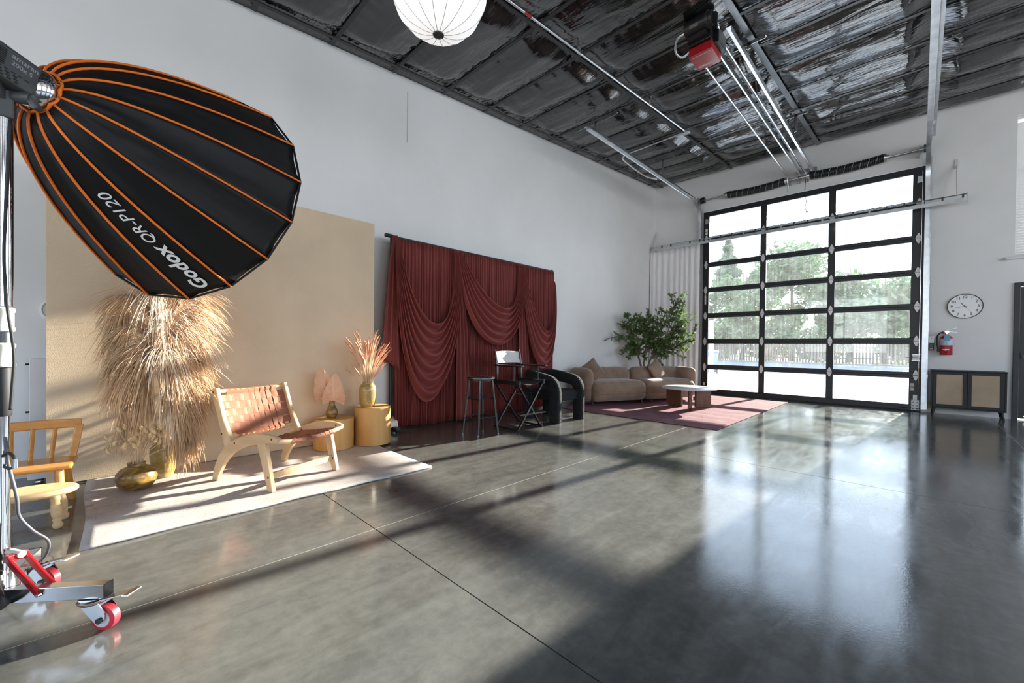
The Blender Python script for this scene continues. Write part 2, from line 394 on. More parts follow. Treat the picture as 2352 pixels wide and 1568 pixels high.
MB().cyl((SW/2-.28,-.065,.055),(SW/2-.02,-.065,.055),.007,8).build('bottom_pin',M['steel'],door)
for zz in (.04,.10,.16):
    for xx in (SW/2-.095,SW/2-.045): MB().cyl((xx,-.0605,zz),(xx,-.065,zz),.008,8).build('bolt',M['darksteel'],door)
for xx in (-SW/2+.04,SW/2-.10):
    MB().prism([(xx,3.98),(xx+.075,3.99),(xx+.065,4.09),(xx+.01,4.1)],1,-.06,-.046).build('top_bracket',M['galv'],door)
for (xx,z0,z1,ww) in [(-SW/2+.045,3.80,3.865,.05),(-SW/2+.045,3.73,3.79,.05),(-SW/2+.05,2.10,2.33,.035),(-SW/2+.04,.10,.16,.05),(-SW/2+.04,.20,.26,.05),(SW/2-.14,.36,.42,.055),(SW/2-.14,.43,.49,.055)]:
    MB().box(xx,xx+ww,-.0475,-.0455,z0,z1).build('sticker',M['white_plastic'],door)
M['yellow']=mat('yellow_print',(.75,.5,.05),.5)
MB().box(-SW/2+.05,-SW/2+.085,-.0485,-.0455,2.30,2.33).build('sticker',M['yellow'],door)
# opening trim
for i,(a,b,c,d) in enumerate([(GD[0]-.03,GD[0],0,4.27),(GD[1],GD[1]+.03,0,4.27)]):
    pass
MB().box(GD[0]-.02,GD[1]+.02,YF-.018,YF-.001,4.275,4.335).build('trim_1',M['wall'])
tag(bpy.data.objects['trim_1'],'thin light grey trim above the overhead door','trim',kind='structure')

# ---- door tracks
def door_track(name,x,side,yend,label):
    t=thing(name,label,'door track',(x,YF-.09,0))
    # vertical, curve, horizontal : a channel section swept
    pts=[(0,0,.05),(0,0,4.02)]
    for k in range(1,9):
        a=k/8*pi/2; pts.append((0,-(1-cos(a))*.46,4.02+sin(a)*.47))
    pts.append((0,yend-YF+.09,4.49))
    v=MB(); 
    def sweep(mb,off,wd,hh):
        P=[Vector(p) for p in pts]; n=len(P); V=[];
        for i in range(n):
            T=(P[min(i+1,n-1)]-P[max(i-1,0)]).normalized(); N=Vector((1,0,0)).cross(T).normalized()
            c=P[i]+N*off[1]+Vector((off[0],0,0))
            for a,b in ((-1,-1),(1,-1),(1,1),(-1,1)): V.append(c+Vector((1,0,0))*(a*wd/2)+N*(b*hh/2))
        F=[(3,2,1,0),tuple((n-1)*4+k for k in range(4))]
        for i in range(n-1):
            for k in range(4): F.append((i*4+k,i*4+(k+1)%4,i*4+4+(k+1)%4,i*4+4+k))
        mb.add(V,F)
    sweep(v,(side*.028,0),.004,.056); sweep(v,(0,.027),.056,.004); sweep(v,(0,-.027),.04,.004); sweep(v,(-side*.028,.016),.004,.022)
    v.build('track_channel',M['galv'],t,smooth=30)
    g=MB(); g.box(side*.03,side*.034,yend-YF+.09,-.55,4.45,4.52); g.box(side*.03,side*.075,yend-YF+.09,-.55,4.516,4.52)
    g.build('support_angle',M['galv'],t)
    v=MB(); v.box(side*.03,side*.046,.02,.085,.05,4.4); v.build('wall_angle',M['galv'],t)
    for zz in (.6,1.4,2.2,3.0,3.8): MB().box(side*.01,side*.05,-.04,-.034,zz,zz+.05).build('track_clip',M['galv'],t)
    return t
def hanger(parent,px,py,z0,z1,wd,dia):
    # perforated angle: vertical strap, crossbar at ceiling, optional diagonal
    a=MB().box(px-.02,px+.02,py-.003,py+.003,z0,z1); a.box(px-.02,px-.016,py-.003,py+.03,z0,z1); hb=a.build('hanger_strap',M['galv'],parent)
    MB().box(px-wd,px+wd,py-.003,py+.04,z1,z1+.006).box(px-wd,px+wd,py-.003,py+.003,z1-.035,z1).build('hanger_angle',M['galv'],parent)
    for k in range(int(wd*2/.05)):
        MB().cyl((px-wd+.025+k*.05,py-.0045,z1-.018),(px-wd+.025+k*.05,py-.003,z1-.018),.008,6).build('slot',M['darksteel'],hb)
    if dia: MB().bar((px-.02,py,z0+.02),(px-dia,py,z1-.02),.03,.005,(0,1,0)).build('hanger_brace',M['galv'],parent)
trl=door_track('door_track',-3.715,-1,5.37,'galvanised overhead door track curving up beside the white curtain')
trr=door_track('door_track',.064,1,3.6,'galvanised overhead door track above the fire extinguisher')
def rel(t,p): return (p[0]-t.location.x,p[1]-t.location.y,p[2]-t.location.z)
for t,x,ys in ((trl,-3.745,((5.62,.38,.16),(8.05,.22,0))),(trr,.10,((8.9,.25,0),(5.6,.3,0)))):
    for y,wd,dia in ys:
        p=rel(t,(x,y,0)); hanger(t,p[0],p[1],4.50,ceil_z(y)-.09,wd,dia)

# ---- torsion shaft with springs
ts=thing('torsion_spring_shaft','steel torsion shaft with two black springs above the overhead door','spring shaft',((GD[0]+GD[1])/2,YF-.1,4.54))
cxs=ts.location.x
MB().cyl((-3.72-cxs,0,0),(.09-cxs,0,0),.0125,12).build('shaft',M['steel'],ts,smooth=40)
M['spring']=mat('oiled_spring_steel',(.028,.036,.034),.45,.5,var=.3,vscale=30)
M['spring_mark']=mat('white_paint_mark',(.55,.56,.55),.6)
for (a,b,sag) in ((-3.12,-2.02,.035),(-1.60,-.50,.03)):
    n=74; sp=MB(); pts=[]
    def axis(t): return Vector((lerp(a,b,t)-cxs,0,-sag*4*t*(1-t)))
    turns=42
    for k in range(turns*10+1):
        t=k/(turns*10); an=2*pi*t*turns; c=axis(t); pts.append(c+Vector((0,cos(an)*.066,sin(an)*.066)))
    sp.tube(pts,.0135,5); so=sp.build('spring',M['spring'],ts,smooth=180)
    MB().tube([axis(t/12) for t in range(13)],.066,14).build('spring_core',M['spring'],so,smooth=180)
    for k in range(9):
        t=(k+.8)/9.6; c=axis(t); MB().tube([c+Vector((.02*sin(q*2*pi/20),cos(q*2*pi/20)*.0805,sin(q*2*pi/20)*.0805)) for q in range(20)],.0022,4,closed=True).build('paint_mark',M['spring_mark'],so)
    for t in (0,1):
        c=axis(t); d=.03 if t else -.03
        cn=MB(); cn.cyl(c,c+Vector((d,0,0)),.072,16); cn.cyl(c,c+Vector((d*2,0,0)),.042,12)
        for q in range(2): cn.cyl(c+Vector((d*1.5,0,.04*(q*2-1))),c+Vector((d*1.5,0,.065*(q*2-1))),.01,6)
        cn.build('spring_cone',M['galv'],ts,smooth=40)
for x in (-3.66,.05):
    d=MB(); d.cyl((x-.045-cxs,0,0),(x+.045-cxs,0,0),.062,20)
    for q in range(5): d.cyl((x-.04+.018*q-cxs,0,0),(x-.036+.018*q-cxs,0,0),.07,20)
    d.build('cable_drum',M['darksteel'] if x<-1 else M['strap'],ts,smooth=40)
    MB().cyl((x-.05-cxs,-.03,-.05),(x-.05-cxs,-.03,-4.3),.003,5).build('lift_cable',M['steel'],ts)
    MB().box(x-.1-cxs,x-.09-cxs,-.06,.094,-.12,.08).build('end_bracket',M['galv'],ts)
for x in (-1.95,-1.66,-1.80):
    MB().box(x-.005-cxs,x+.005-cxs,-.03,.094,-.08,.05).box(x-.03-cxs,x+.03-cxs,.08,.094,-.09,.06).build('bearing_bracket',M['galv'],ts)

# ---- overhead operator
M['cast_black']=mat('black_motor_enamel',(.012,.012,.013),.3,.2,var=.2)
op=thing('door_opener','ceiling mounted overhead door opener with red cover and black motor','door opener',(-1.77,4.85,4.33))
cv=MB(); cv.box(-.13,.12,-.16,.14,0,.10); cv.build('cover',M['red_plastic'],op,bevel=.008)
me=text_mesh('COMMERCIAL',.034,bold=.0006); o=obj('lettering',me,M['print_white'],op); o.location=(0,.075,-.001); o.rotation_euler=(pi,0,0)
MB().box(-.09,.09,.052,.0535,-.001,.0).box(-.09,.09,.0955,.097,-.001,.0).box(-.092,-.09,.052,.097,-.001,0).box(.09,.092,.052,.097,-.001,0).build('label_border',M['print_white'],op)
MB().box(-.11,.10,-.128,-.125,-.0012,0).build('cover_line',M['print_white'],op)
MB().box(-.13,.12,-.2,.16,.10,.20).build('gearbox',M['cast_black'],op,bevel=.006)
mo=MB(); mo.cyl((-.12,-.24,.26),(.10,-.24,.26),.088,24); mo.cyl((-.12,-.24,.26),(-.135,-.24,.26),.06,20)
mo=mo.build('motor',M['cast_black'],op,smooth=40)
MB().cyl((.10,-.24,.26),(.125,-.24,.26),.092,24).cyl((.125,-.24,.26),(.155,-.24,.26),.075,24).build('motor_end_bell',M['strap_black'],mo,smooth=40)
MB().box(-.06,.03,-.325,-.318,.20,.26).build('rating_plate',M['galv'],mo)
MB().box(-.11,.09,-.26,-.17,.13,.17).build('motor_base',M['darksteel'],mo)
for x in (-.06,.05): MB().box(x-.025,x+.025,-.30,-.2,.34,.38).build('motor_foot',M['cast_black'],mo)
MB().box(-.10,.06,-.1625,-.16,.105,.135).build('terminal_strip',M['white_plate'],op)
c=crom([(-.13,-.1,.12),(-.22,-.12,.08),(-.27,-.18,.14),(-.22,-.25,.22),(-.13,-.25,.24)],8); MB().tube(c,.013,8).build('flexible_conduit',M['galv'],op,smooth=60)
c=crom([(.13,-.05,.15),(.16,-.1,.24),(.13,-.3,.45),(.10,-.62,.50),(.13,-.95,.40)],10)
fx=MB().tube(c,.016,8).build('flexible_conduit',M['galv'],op,smooth=60)
for i in range(4,len(c)-1,2):
    MB().tube([c[i],c[i]+(c[i+1]-c[i])*.4],.0185,8).build('conduit_ring',M['strap'],fx)
MB().box(.12,.17,-.10,.14,.08,.24).build('brake_housing',M['cast_black'],op,bevel=.006)
MB().cyl((.14,-.2,.2),(.14,-.2,.32),.05,14).build('brake_drum',M['cast_black'],op,smooth=40)
YE=YF-.06-4.85
for nm,x,ww in (('rail_angle',-.035,.05),('rail_angle',.17,.06)):
    r=MB(); r.box(x,x+ww,.12,YE,.335,.340); r.box(x+ww-.005,x+ww,.12,YE,.270,.340); r.build(nm,M['galv'],op)
MB().cyl((.09,.12,.30),(.09,YE,.30),.012,8).build('drive_chain',M['steel'],op)
MB().box(.068,.08,.12,YE,.29,.31).build('rail_channel',M['darksteel'],op)
MB().cyl((-.20,.1,.29),(-.20,YE-.35,.29),.014,8).build('conduit',M['galv'],op,smooth=40)
MB().tube([(-.20,YE-.35,.29),(-.20,YE-.12,.27),(-.20,YE-.02,.1),(-.20,YE-.02,-.02)],.012,8).build('conduit',M['galv'],op,smooth=40)
MB().box(-.06,.28,YE-.02,YE,.26,.36).build('front_idler_bracket',M['galv'],op)
for x in (-.03,.2): MB().cyl((x,1.5,.36),(x,1.53,.36),.02,8).build('rail_spacer',M['darksteel'],op)
hanger(op,.28,.6,.30,ceil_z(5.45)-4.33-.06,.17,0); hanger(op,.28,3.2,.30,ceil_z(8.05)-4.33-.06,.16,0)
c=crom([(.1,YE-.03,.24),(.09,YE-.04,-.1),(.12,YE-.06,-.3),(.1,YE-.05,-.42),(.13,YE-.05,-.5)],6); MB().tube(c,.006,6).build('pull_cord',M['black_rubber'],op)
MB().lathe([(0,0),(.018,.01),(.02,.03),(0,.04)],10,(.13,YE-.05,-.53)).build('pull_knob',M['grey_plastic'],op)

# ---- electrical conduit on the ceiling
cd=thing('electrical_conduit','thin steel conduit run along the black ceiling with a junction box','conduit',(-2.955,7.24,ceil_z(7.24)-.075))
bz=cd.location.z
def cz(y): return ceil_z(y)-.06-bz
MB().cyl((0,-8.5,cz(-1.26)),(0,0,cz(7.24)),.014,10).build('conduit_tube',M['galv'],cd,smooth=40)
MB().box(-.06,.06,-.055,.055,cz(7.24)-.03,cz(7.24)+.03).build('junction_box',M['galv'],cd,bevel=.004)
cc=crom([(-.05,0,cz(7.24)),(-.6,.02,cz(7.26)),(-1.18,.05,cz(7.29)),(-1.27,.06,cz(7.3)-.05),(-1.22,.30,cz(7.5)-.13),(-.85,1.0,-.55),(-.80,1.3,-.50)],8)
MB().tube([Vector((-.05,0,cz(7.24))),Vector((-1.16,.05,cz(7.29)))],.012,8).build('conduit_tube',M['galv'],cd,smooth=40)
MB().tube(crom([(-1.16,.05,cz(7.29)),(-1.26,.06,cz(7.29)-.03),(-1.25,.12,cz(7.29)-.10),(-1.0,.45,-.33),(-.82,.62,-.40)],8),.012,8).build('conduit_tube',M['white_plate'],cd,smooth=40)
for y in (5.85,4.05,2.5): MB().cbox((0,y-7.24,cz(y)+.02),(.03,.05,.06)).build('conduit_clamp',M['galv'],cd)
MB().cbox((-.62,.02,cz(7.26)+.02),(.03,.03,.06)).build('conduit_clamp',M['galv'],cd)
MB().cyl((0,3.1-7.24,cz(3.1)),(0,3.2-7.24,cz(3.2)),.0155,10).build('red_tag',M['red_plastic'],cd)

# ---- curtain track and white curtain
ct=thing('curtain_track','double steel curtain track spanning the overhead door','curtain track',(-2.15,9.80,3.55))
x0,x1=XW+.03+2.15,.515+2.15
MB().cyl((x0,0,.035),(x1,0,.035),.012,8).build('rod',M['steel'],ct,smooth=40)
MB().box(x0,x1,-.014,.014,-.075,-.015).build('rail_channel',M['galv'],ct)
for k in range(24):
    xx=lerp(x0+.06,x1-.05,k/23); MB().box(xx-.012,xx+.012,-.016,.016,-.02,.045).build('rod_clip',M['darksteel'] if k%3 else M['galv'],ct)
MB().box(x1-.01,x1,-.03,.03,-.1,.06).build('end_plate',M['galv'],ct)
def arm(x):
    b=MB(); b.bar((x,.0,.03),(x,.17,.36),.045,.006,(1,0,0)).bar((x,.17,.36),(x,.27,.60),.045,.006,(1,0,0)); b.box(x-.0225,x+.0225,.288,.296,.56,.72); b.build('bracket_arm',M['white_plate'],ct,bevel=.002)
arm(x1-.12)
MB().bar((x0+.06,0,.03),(x0+.01,.24,.33),.04,.006).bar((x0+.01,.24,.33),(x0+.01,.29,.48),.04,.006).build('bracket_arm',M['white_plate'],ct)
M['sheer']=mat('white_curtain_cloth',(.86,.84,.85),.8,var=.02,sheen=.2,subs=.0)
def wc(u,v):
    x=lerp(-4.845,-3.64,u); y=9.80+(.012+.012*v)*sin(u*2*pi*9+1.2*sin(u*9))
    return (x+2.15+0,y-9.8,lerp(3.475,.03,v)-3.55)
cu=MB().grid(wc,260,24).build('white_curtain',M['sheer'],None,smooth=180,loc=(-2.15,9.80,3.55))
so=cu.modifiers.new('thick','SOLIDIFY'); so.thickness=.004
tag(cu,'white floor-length curtain gathered in the corner beside the overhead door','curtain')

# ---- glazed entrance door and upper window at right
d2=thing('door_2','black framed glass entrance door with steel push bar','door',(PD[0],YF,0),kind='structure')
wd=PD[1]-PD[0]
f=MB(); f.box(0,.06,-.03,.12,0,2.14); f.box(wd-.06,wd,-.03,.12,0,2.14); f.box(.06,wd-.06,-.03,.12,2.08,2.14); f.build('door_frame',M['black_metal'],d2,bevel=.003)
l=MB(); l.box(.065,.165,0,.05,.02,2.07); l.box(wd-.165,wd-.065,0,.05,.02,2.07); l.box(.165,wd-.165,0,.05,1.95,2.07); l.box(.165,wd-.165,0,.05,.02,.26); lf=l.build('door_leaf',M['black_metal'],d2,bevel=.003)
MB().box(.16,wd-.16,.02,.03,.25,1.96).build('pane',M['clear_glass'],lf)
MB().box(.10,wd-.10,-.07,-.03,.96,1.04).build('push_bar',M['galv'],lf,bevel=.006); MB().box(.08,.14,-.05,.0,.95,1.05).build('push_bar_end',M['black_plastic'],lf)
for x in (.12,.17): MB().cyl((x,-.002,.06),(x,-.01,.06),.008,8).build('bolt',M['steel'],lf)
MB().box(.16,.24,-.003,0,.245,.252).build('trim_clip',M['steel'],lf)
wn=thing('window_1','tall white window with venetian blinds above the entrance door','window',(WN[0],YF,WN[2]),kind='structure')
wh=WN[3]-WN[2]; ww=WN[1]-WN[0]
M['trim_white']=mat('trim_white',(.74,.74,.74),.45,var=.03)
f=MB()
for a,b,c,d in ((0,.05,0,wh),(ww-.05,ww,0,wh),(.05,ww-.05,0,.05),(.05,ww-.05,wh-.05,wh),(.05,ww-.05,wh*.60,wh*.60+.05),(ww/2-.025,ww/2+.025,.05,wh*.60)): f.box(a,b,.12,.18,c,d)
f.build('window_frame',M['trim_white'],wn)
MB().box(.05,ww-.05,.148,.154,.05,wh*.6).build('pane',M['clear_glass'],wn); MB().box(.05,ww-.05,.148,.154,wh*.6+.05,wh-.05).build('pane',M['clear_glass'],wn)
MB().box(-.10,ww+.10,-.07,.13,-.035,0).build('window_sill',M['trim_white'],wn,bevel=.004)
bl=thing('venetian_blind','white venetian blind hanging in the upper window','blind',(WN[0]+.006,YF+.07,WN[2]+.01))
bw=ww-.012
hd=MB().box(0,bw,-.025,.025,wh-.06,wh-.015).build('head_rail',M['trim_white'],bl)
sl=MB().bar((0,0,0),(bw,0,0),.05,.003,(0,.97,.25)); sme=sl.mesh('slat'); sme.materials.append(M['trim_white'])
for k in range(int((wh-.1)/.042)):
    o=obj('slat',sme,None,bl); o.location=(0,0,.02+k*.042)
for x in (.15,bw/2,bw-.15): MB().cyl((x,0,.01),(x,0,wh-.05),.002,4).build('ladder_cord',M['trim_white'],bl)
# plain frames for the unseen windows added to let in fill daylight
k=2
for (kind,a,b,z0,z1) in [('f',3.9,6.6,.9,4.3),('r',-3.6,-.4,.9,4.0),('r',.6,3.8,.9,4.3),('r',4.8,8.6,.9,4.6),('b',-4.2,-1.0,.9,3.6),('b',.2,4.0,.9,3.6)]:
    f=MB(); c=(a+b)/2
    for p,q,r,s_ in ((a,a+.06,z0,z1),(b-.06,b,z0,z1),(a+.06,b-.06,z0,z0+.06),(a+.06,b-.06,z1-.06,z1),(c-.03,c+.03,z0+.06,z1-.06)):
        if kind=='f': f.box(p,q,YF+.08,YF+.14,r,s_)
        elif kind=='r': f.box(XR+.08,XR+.14,p,q,r,s_)
        else: f.box(p,q,YB-.14,YB-.08,r,s_)
    o=f.build('window_%d'%k,M['trim_white']); tag(o,['','','unseen white framed window added for fill daylight at the right end of the far wall','rearmost unseen white framed window added for fill daylight in the right wall','middle unseen white framed window added for fill daylight in the right wall','unseen white framed window added for fill daylight in the right wall nearest the far wall','unseen white framed window added for fill daylight in the back wall on the left side','unseen white framed window added for fill daylight in the back wall on the right side'][k],'window',kind='structure'); k+=1
# ================================================================ outside the overhead door
M['yard']=mat('pale_concrete_yard',(.60,.60,.58),.8,var=.10,vscale=.6,bmp=(30,.2))
M['asphalt']=mat('grey_asphalt',(.13,.14,.16),.85,var=.15,vscale=3,bmp=(60,.3))
M['lawn']=mat('mown_grass',(.13,.22,.04),.9,var=.3,vscale=3,bmp=(40,.6))
g=MB().box(-40,40,YF+.2,29,-.4,-.01).build('ground',M['yard']); tag(g,'pale concrete yard outside the overhead door','ground',kind='structure')
g=MB().box(-40,40,29,38.2,-.4,-.015).build('road',M['asphalt']); tag(g,'grey asphalt road beyond the concrete yard','road',kind='structure')
MB().box(-40,40,38.2,38.4,-.4,.10).build('kerb',mat('kerb_stone',(.14,.14,.135),.8),None); tag(bpy.data.objects['kerb'],'low concrete kerb along the grass verge','kerb',kind='structure')
g=MB().box(-60,60,38.4,90,-.4,.06).build('lawn',M['lawn']); tag(g,'sunlit green lawn behind the kerb','lawn',kind='structure')
# fence
M['fence']=wood('weathered_fence',(.105,.088,.068),(.065,.054,.042),1,'Z',.85)
fn=thing('picket_fence','weathered wooden picket fence across the road','fence',(-11,39.2,0.06))
pk=MB(); pk.prism([(-.055,0),(.055,0),(.055,1.42),(.0,1.50),(-.055,1.42)],1,-.012,.012); pme=pk.mesh('picket'); pme.materials.append(M['fence'])
nP=84
for k in range(nP):
    o=obj('picket',pme,None,fn); o.location=(-5+k*.19,-.03,random.uniform(-.02,.04)); o.rotation_euler=(0,random.uniform(-.012,.012),0)
for z in (.35,1.15): MB().box(-5.1,-5+nP*.19,0,.05,z,z+.09).build('rail',M['fence'],fn)
for k in range(8): MB().box(-5.05+k*2.28,-4.95+k*2.28,.05,.15,0,1.45).build('post',M['fence'],fn)
# trees
M['bark']=mat('rough_bark',(.12,.085,.06),.9,var=.3,vscale=8,bmp=(16,.8,(6,6,1)))
def leaf_mat(name,c,tr=.35):
    m=bpy.data.materials.new(name); m.use_nodes=True; nt=m.node_tree; nt.nodes.clear()
    out=nt.nodes.new('ShaderNodeOutputMaterial'); d=nt.nodes.new('ShaderNodeBsdfDiffuse'); t=nt.nodes.new('ShaderNodeBsdfTranslucent'); g=nt.nodes.new('ShaderNodeBsdfGlossy'); g.inputs['Roughness'].default_value=.4
    cc=ramp(nt,noise(nt,tcoord(nt),3,4),[(.3,tuple(x*.7 for x in c)),(.7,tuple(min(1,x*1.35) for x in c))])
    nt.links.new(cc,d.inputs[0]); nt.links.new(cc,t.inputs[0])
    m1=nt.nodes.new('ShaderNodeMixShader'); m1.inputs[0].default_value=tr; nt.links.new(d.outputs[0],m1.inputs[1]); nt.links.new(t.outputs[0],m1.inputs[2])
    m2=nt.nodes.new('ShaderNodeMixShader'); m2.inputs[0].default_value=.05; nt.links.new(m1.outputs[0],m2.inputs[1]); nt.links.new(g.outputs[0],m2.inputs[2])
    nt.links.new(m2.outputs[0],out.inputs[0]); return m
M['leafA']=leaf_mat('tree_leaves',(.085,.15,.045)); M['leafB']=leaf_mat('conifer_needles',(.06,.12,.055),.25)
def tree(name,label,x,y,h,rad,mt,conifer=False,n=2600,z0=.25):
    t=thing(name,label,'tree',(x,y,.0),group=None)
    MB().tube([(0,0,0),(.05,0,h*.3),(-.04,.05,h*.62),(0,0,h*.93)],[.22,.16,.10,.03],8).build('trunk',M['bark'],t,smooth=60)
    mb=MB(); rnd=random.Random(hash((round(x*10),round(y*10)))&0xffff)
    blobs=[(rnd.uniform(-.6,.6)*rad,rnd.uniform(-.6,.6)*rad,lerp(h*z0+rad*.4,h-rad*.5,rnd.random()),rad*rnd.uniform(.35,.6)) for _ in range(11)]
    for k in range(n):
        if conifer:
            q=rnd.random()**.8; z=lerp(h*z0,h,q); r=rad*(1-q)*(.35+.65*rnd.random()**.5)*(1+.3*sin(z*5)); a=rnd.random()*2*pi; p=Vector((r*cos(a),r*sin(a),z-.12*r))
        else:
            b=rnd.choice(blobs); d=Vector((rnd.gauss(0,1),rnd.gauss(0,1),rnd.gauss(0,1))).normalized()*b[3]*rnd.random()**.4; p=Vector(b[:3])+d
        s_=rnd.uniform(.16,.36)*(1.2 if conifer else 1); u=Vector((rnd.gauss(0,1),rnd.gauss(0,1),rnd.gauss(0,.6))).normalized(); v=u.orthogonal().normalized()
        mb.add([p-u*s_,p+v*s_*.45,p+u*s_,p-v*s_*.45],[(0,1,2,3)])
    me=bpy.data.meshes.new('crown'); me.from_pydata(mb.v,[],mb.f); o=obj('crown',me,mt,t); o['kind']='stuff'; return t
tree('conifer_tree','tall narrow conifer behind the fence at far left of the door glass',-17.5,44,11.5,2.6,M['leafB'],True)
tree('conifer_tree','pointed conifer behind the fence left of the second door column',-14.2,46,12.5,2.8,M['leafB'],True)
tree('broadleaf_tree','dense broadleaf tree behind the fence in the left door column',-11.6,42,8.8,3.0,M['leafA'],n=4200,z0=.08)
tree('broadleaf_tree','broad green tree behind the fence in the middle of the door glass',-8.0,43,11.0,3.2,M['leafA'],n=4200,z0=.1)
tree('broadleaf_tree','rounded green tree behind the fence right of the middle',-4.2,44.5,8.6,3.2,M['leafA'],n=4200,z0=.1)
tree('broadleaf_tree','low spreading tree with thick trunk on the sunlit lawn',-1.9,42.5,7.2,3.0,M['leafA'],n=3600,z0=.22)
tree('broadleaf_tree','small green tree behind the rightmost door glass',2.2,46,6.6,2.8,M['leafA'],n=3000,z0=.2)
tree('broadleaf_tree','bushy green tree beyond the lawn on the far right',6.5,47,7.0,3.4,M['leafA'],n=3000,z0=.12)
def bush(label,x,y,h,rx,n):
    t=thing('garden_bush',label,'bush',(x,y,.05)); mb=MB(); rnd=random.Random(int(x*100)&0xffff)
    for k in range(n):
        d=Vector((rnd.gauss(0,1),rnd.gauss(0,1),rnd.gauss(0,1))).normalized()*rnd.random()**.35; p=Vector((d.x*rx,d.y*.9,max(.05,h*.5+d.z*h*.5)))
        s_=rnd.uniform(.14,.28); u=Vector((rnd.gauss(0,1),rnd.gauss(0,1),rnd.gauss(0,.6))).normalized(); v=u.orthogonal().normalized(); mb.add([p-u*s_,p+v*s_*.5,p+u*s_,p-v*s_*.5],[(0,1,2,3)])
    me=bpy.data.meshes.new('foliage'); me.from_pydata(mb.v,[],mb.f); o=obj('foliage',me,M['leafA'],t); o['kind']='stuff'
    MB().tube([(0,0,-.05),(0,0,h*.6)],[.06,.02],6).build('stem',M['bark'],t)
bush('leafy bush behind the left end of the picket fence',-13.6,40.9,3.2,2.4,1500)
bush('broad bush behind the fence left of centre',-9.4,41.0,3.6,2.2,1500)
bush('leafy bush behind the middle of the fence',-5.6,40.9,3.0,2.0,1400)
bush('low bush behind the right end of the fence',-.6,48.5,2.6,2.4,1300)
bush('far bush at the back of the lawn on the right',3.6,50.0,3.2,3.0,1500)
# wheeled bin
M['bin']=mat('blue_plastic',(.035,.09,.28),.45,var=.1)
rb=thing('recycling_bin','blue wheeled recycling bin standing in the yard','bin',(-6.45,18.6,-.01))
b=MB(); b.add([(-.22,-.24,.06),(.22,-.24,.06),(.22,.24,.06),(-.22,.24,.06),(-.29,-.34,.92),(.29,-.34,.92),(.29,.34,.92),(-.29,.34,.92)],[(3,2,1,0),(4,5,6,7),(0,1,5,4),(1,2,6,5),(2,3,7,6),(3,0,4,7)]); b.build('body',M['bin'],rb,bevel=.02)
b=MB(); b.add([(-.31,-.37,.92),(.31,-.37,.92),(.31,.36,.92),(-.31,.36,.92),(-.28,-.33,.97),(.28,-.33,.97),(.28,.3,1.02),(-.28,.3,1.02)],[(3,2,1,0),(4,5,6,7),(0,1,5,4),(1,2,6,5),(2,3,7,6),(3,0,4,7)]); b.build('lid',M['bin'],rb,bevel=.015)
MB().box(-.1,.1,-.318,-.30,.38,.72).build('label_panel',M['white_plastic'],rb)
for x in (-.26,.26): MB().cyl((x-.03,.24,.09),(x+.03,.24,.09),.09,14).build('wheel',M['black_rubber'],rb,smooth=40)
ds=MB().box(-3.66,-3.58,10.55,10.63,-.01,1.75).build('downspout',M['white_plastic']); tag(ds,'short white post just outside the left edge of the overhead door','post')
# ================================================================ left set: tan backdrop and lounge corner
M['tan']=mat('tan_painted_plaster',(.64,.495,.33),.42,var=.06,vscale=2.5,bmp=(150,.22))
bd=tag(MB().box(-.03,0,-.275,2.205,.012,2.432).build('backdrop_flat',M['tan'],bevel=.003,loc=(-4.425,0,0)),'large tan painted backdrop board behind the woven lounge chair','backdrop')
# white rolling wall behind it
M['white_board']=mat('white_board',(.72,.70,.70),.5,var=.03)
rw=thing('rolling_panel','low white wheeled panel standing behind the tan backdrop','panel',(-4.735,1.1,0))
MB().box(-.03,.03,-1.475,1.49,.05,.925).build('panel_board',M['white_board'],rw,bevel=.004)
for y in (-1.42,1.44):
    MB().prism([(-.10,.05),(.20,.05),(.18,.12),(.05,.17),(-.08,.12)],1,y-.05,y+.05).build('foot',M['white_board'],rw)
    for x in (-.08,.17):
        MB().cyl((x,y-.012,.025),(x,y+.012,.025),.025,12).build('caster_wheel',M['steel'],rw,smooth=40); MB().cyl((x,y,.04),(x,y,.06),.008,6).build('caster_stem',M['steel'],rw)
for (y,z) in ((-.345,.88),(-.345,.52)): MB().cyl((.0,y-1.1-.05,z),(.0,y-1.1,z),.008,6).build('bolt',M['darksteel'],rw)
for (y,z,l) in ((-.245,1.30,'white round wall disc at the left edge of the tan backdrop'),(2.345,1.20,'white round wall disc at the right edge of the tan backdrop')):
    d=MB().lathe([(.085,0),(.095,.006),(.092,.03),(.078,.034),(.07,.02),(0,.02)],28); o=d.build('wall_disc',M['white_plastic'],smooth=40,loc=(XW,y,z)); o.rotation_euler=(0,pi/2,0); tag(o,l,'wall disc')

# rug
def rug_mat(name,c1,c2,c3,sc=90,disp=.4):
    m=bpy.data.materials.new(name); m.use_nodes=True; nt=m.node_tree; b=nt.nodes['Principled BSDF']
    v=tcoord(nt); f=noise(nt,v,sc,5,.8); g_=noise(nt,v,3,5,.6)
    a=nt.nodes.new('ShaderNodeMath'); a.operation='MULTIPLY_ADD'; a.inputs[1].default_value=.6; nt.links.new(f,a.inputs[0])
    s_=nt.nodes.new('ShaderNodeMath'); s_.operation='MULTIPLY'; s_.inputs[1].default_value=.4; nt.links.new(g_,s_.inputs[0]); nt.links.new(s_.outputs[0],a.inputs[2])
    nt.links.new(ramp(nt,a.outputs[0],[(.34,c1),(.48,c2),(.66,c3)]),b.inputs['Base Color']); b.inputs['Roughness'].default_value=.95; b.inputs['Specular IOR Level'].default_value=.1
    nt.links.new(bump(nt,f,disp,.008),b.inputs['Normal']); return m
M['rug']=rug_mat('speckled_wool',(.30,.25,.22),(.52,.47,.44),(.66,.60,.57))
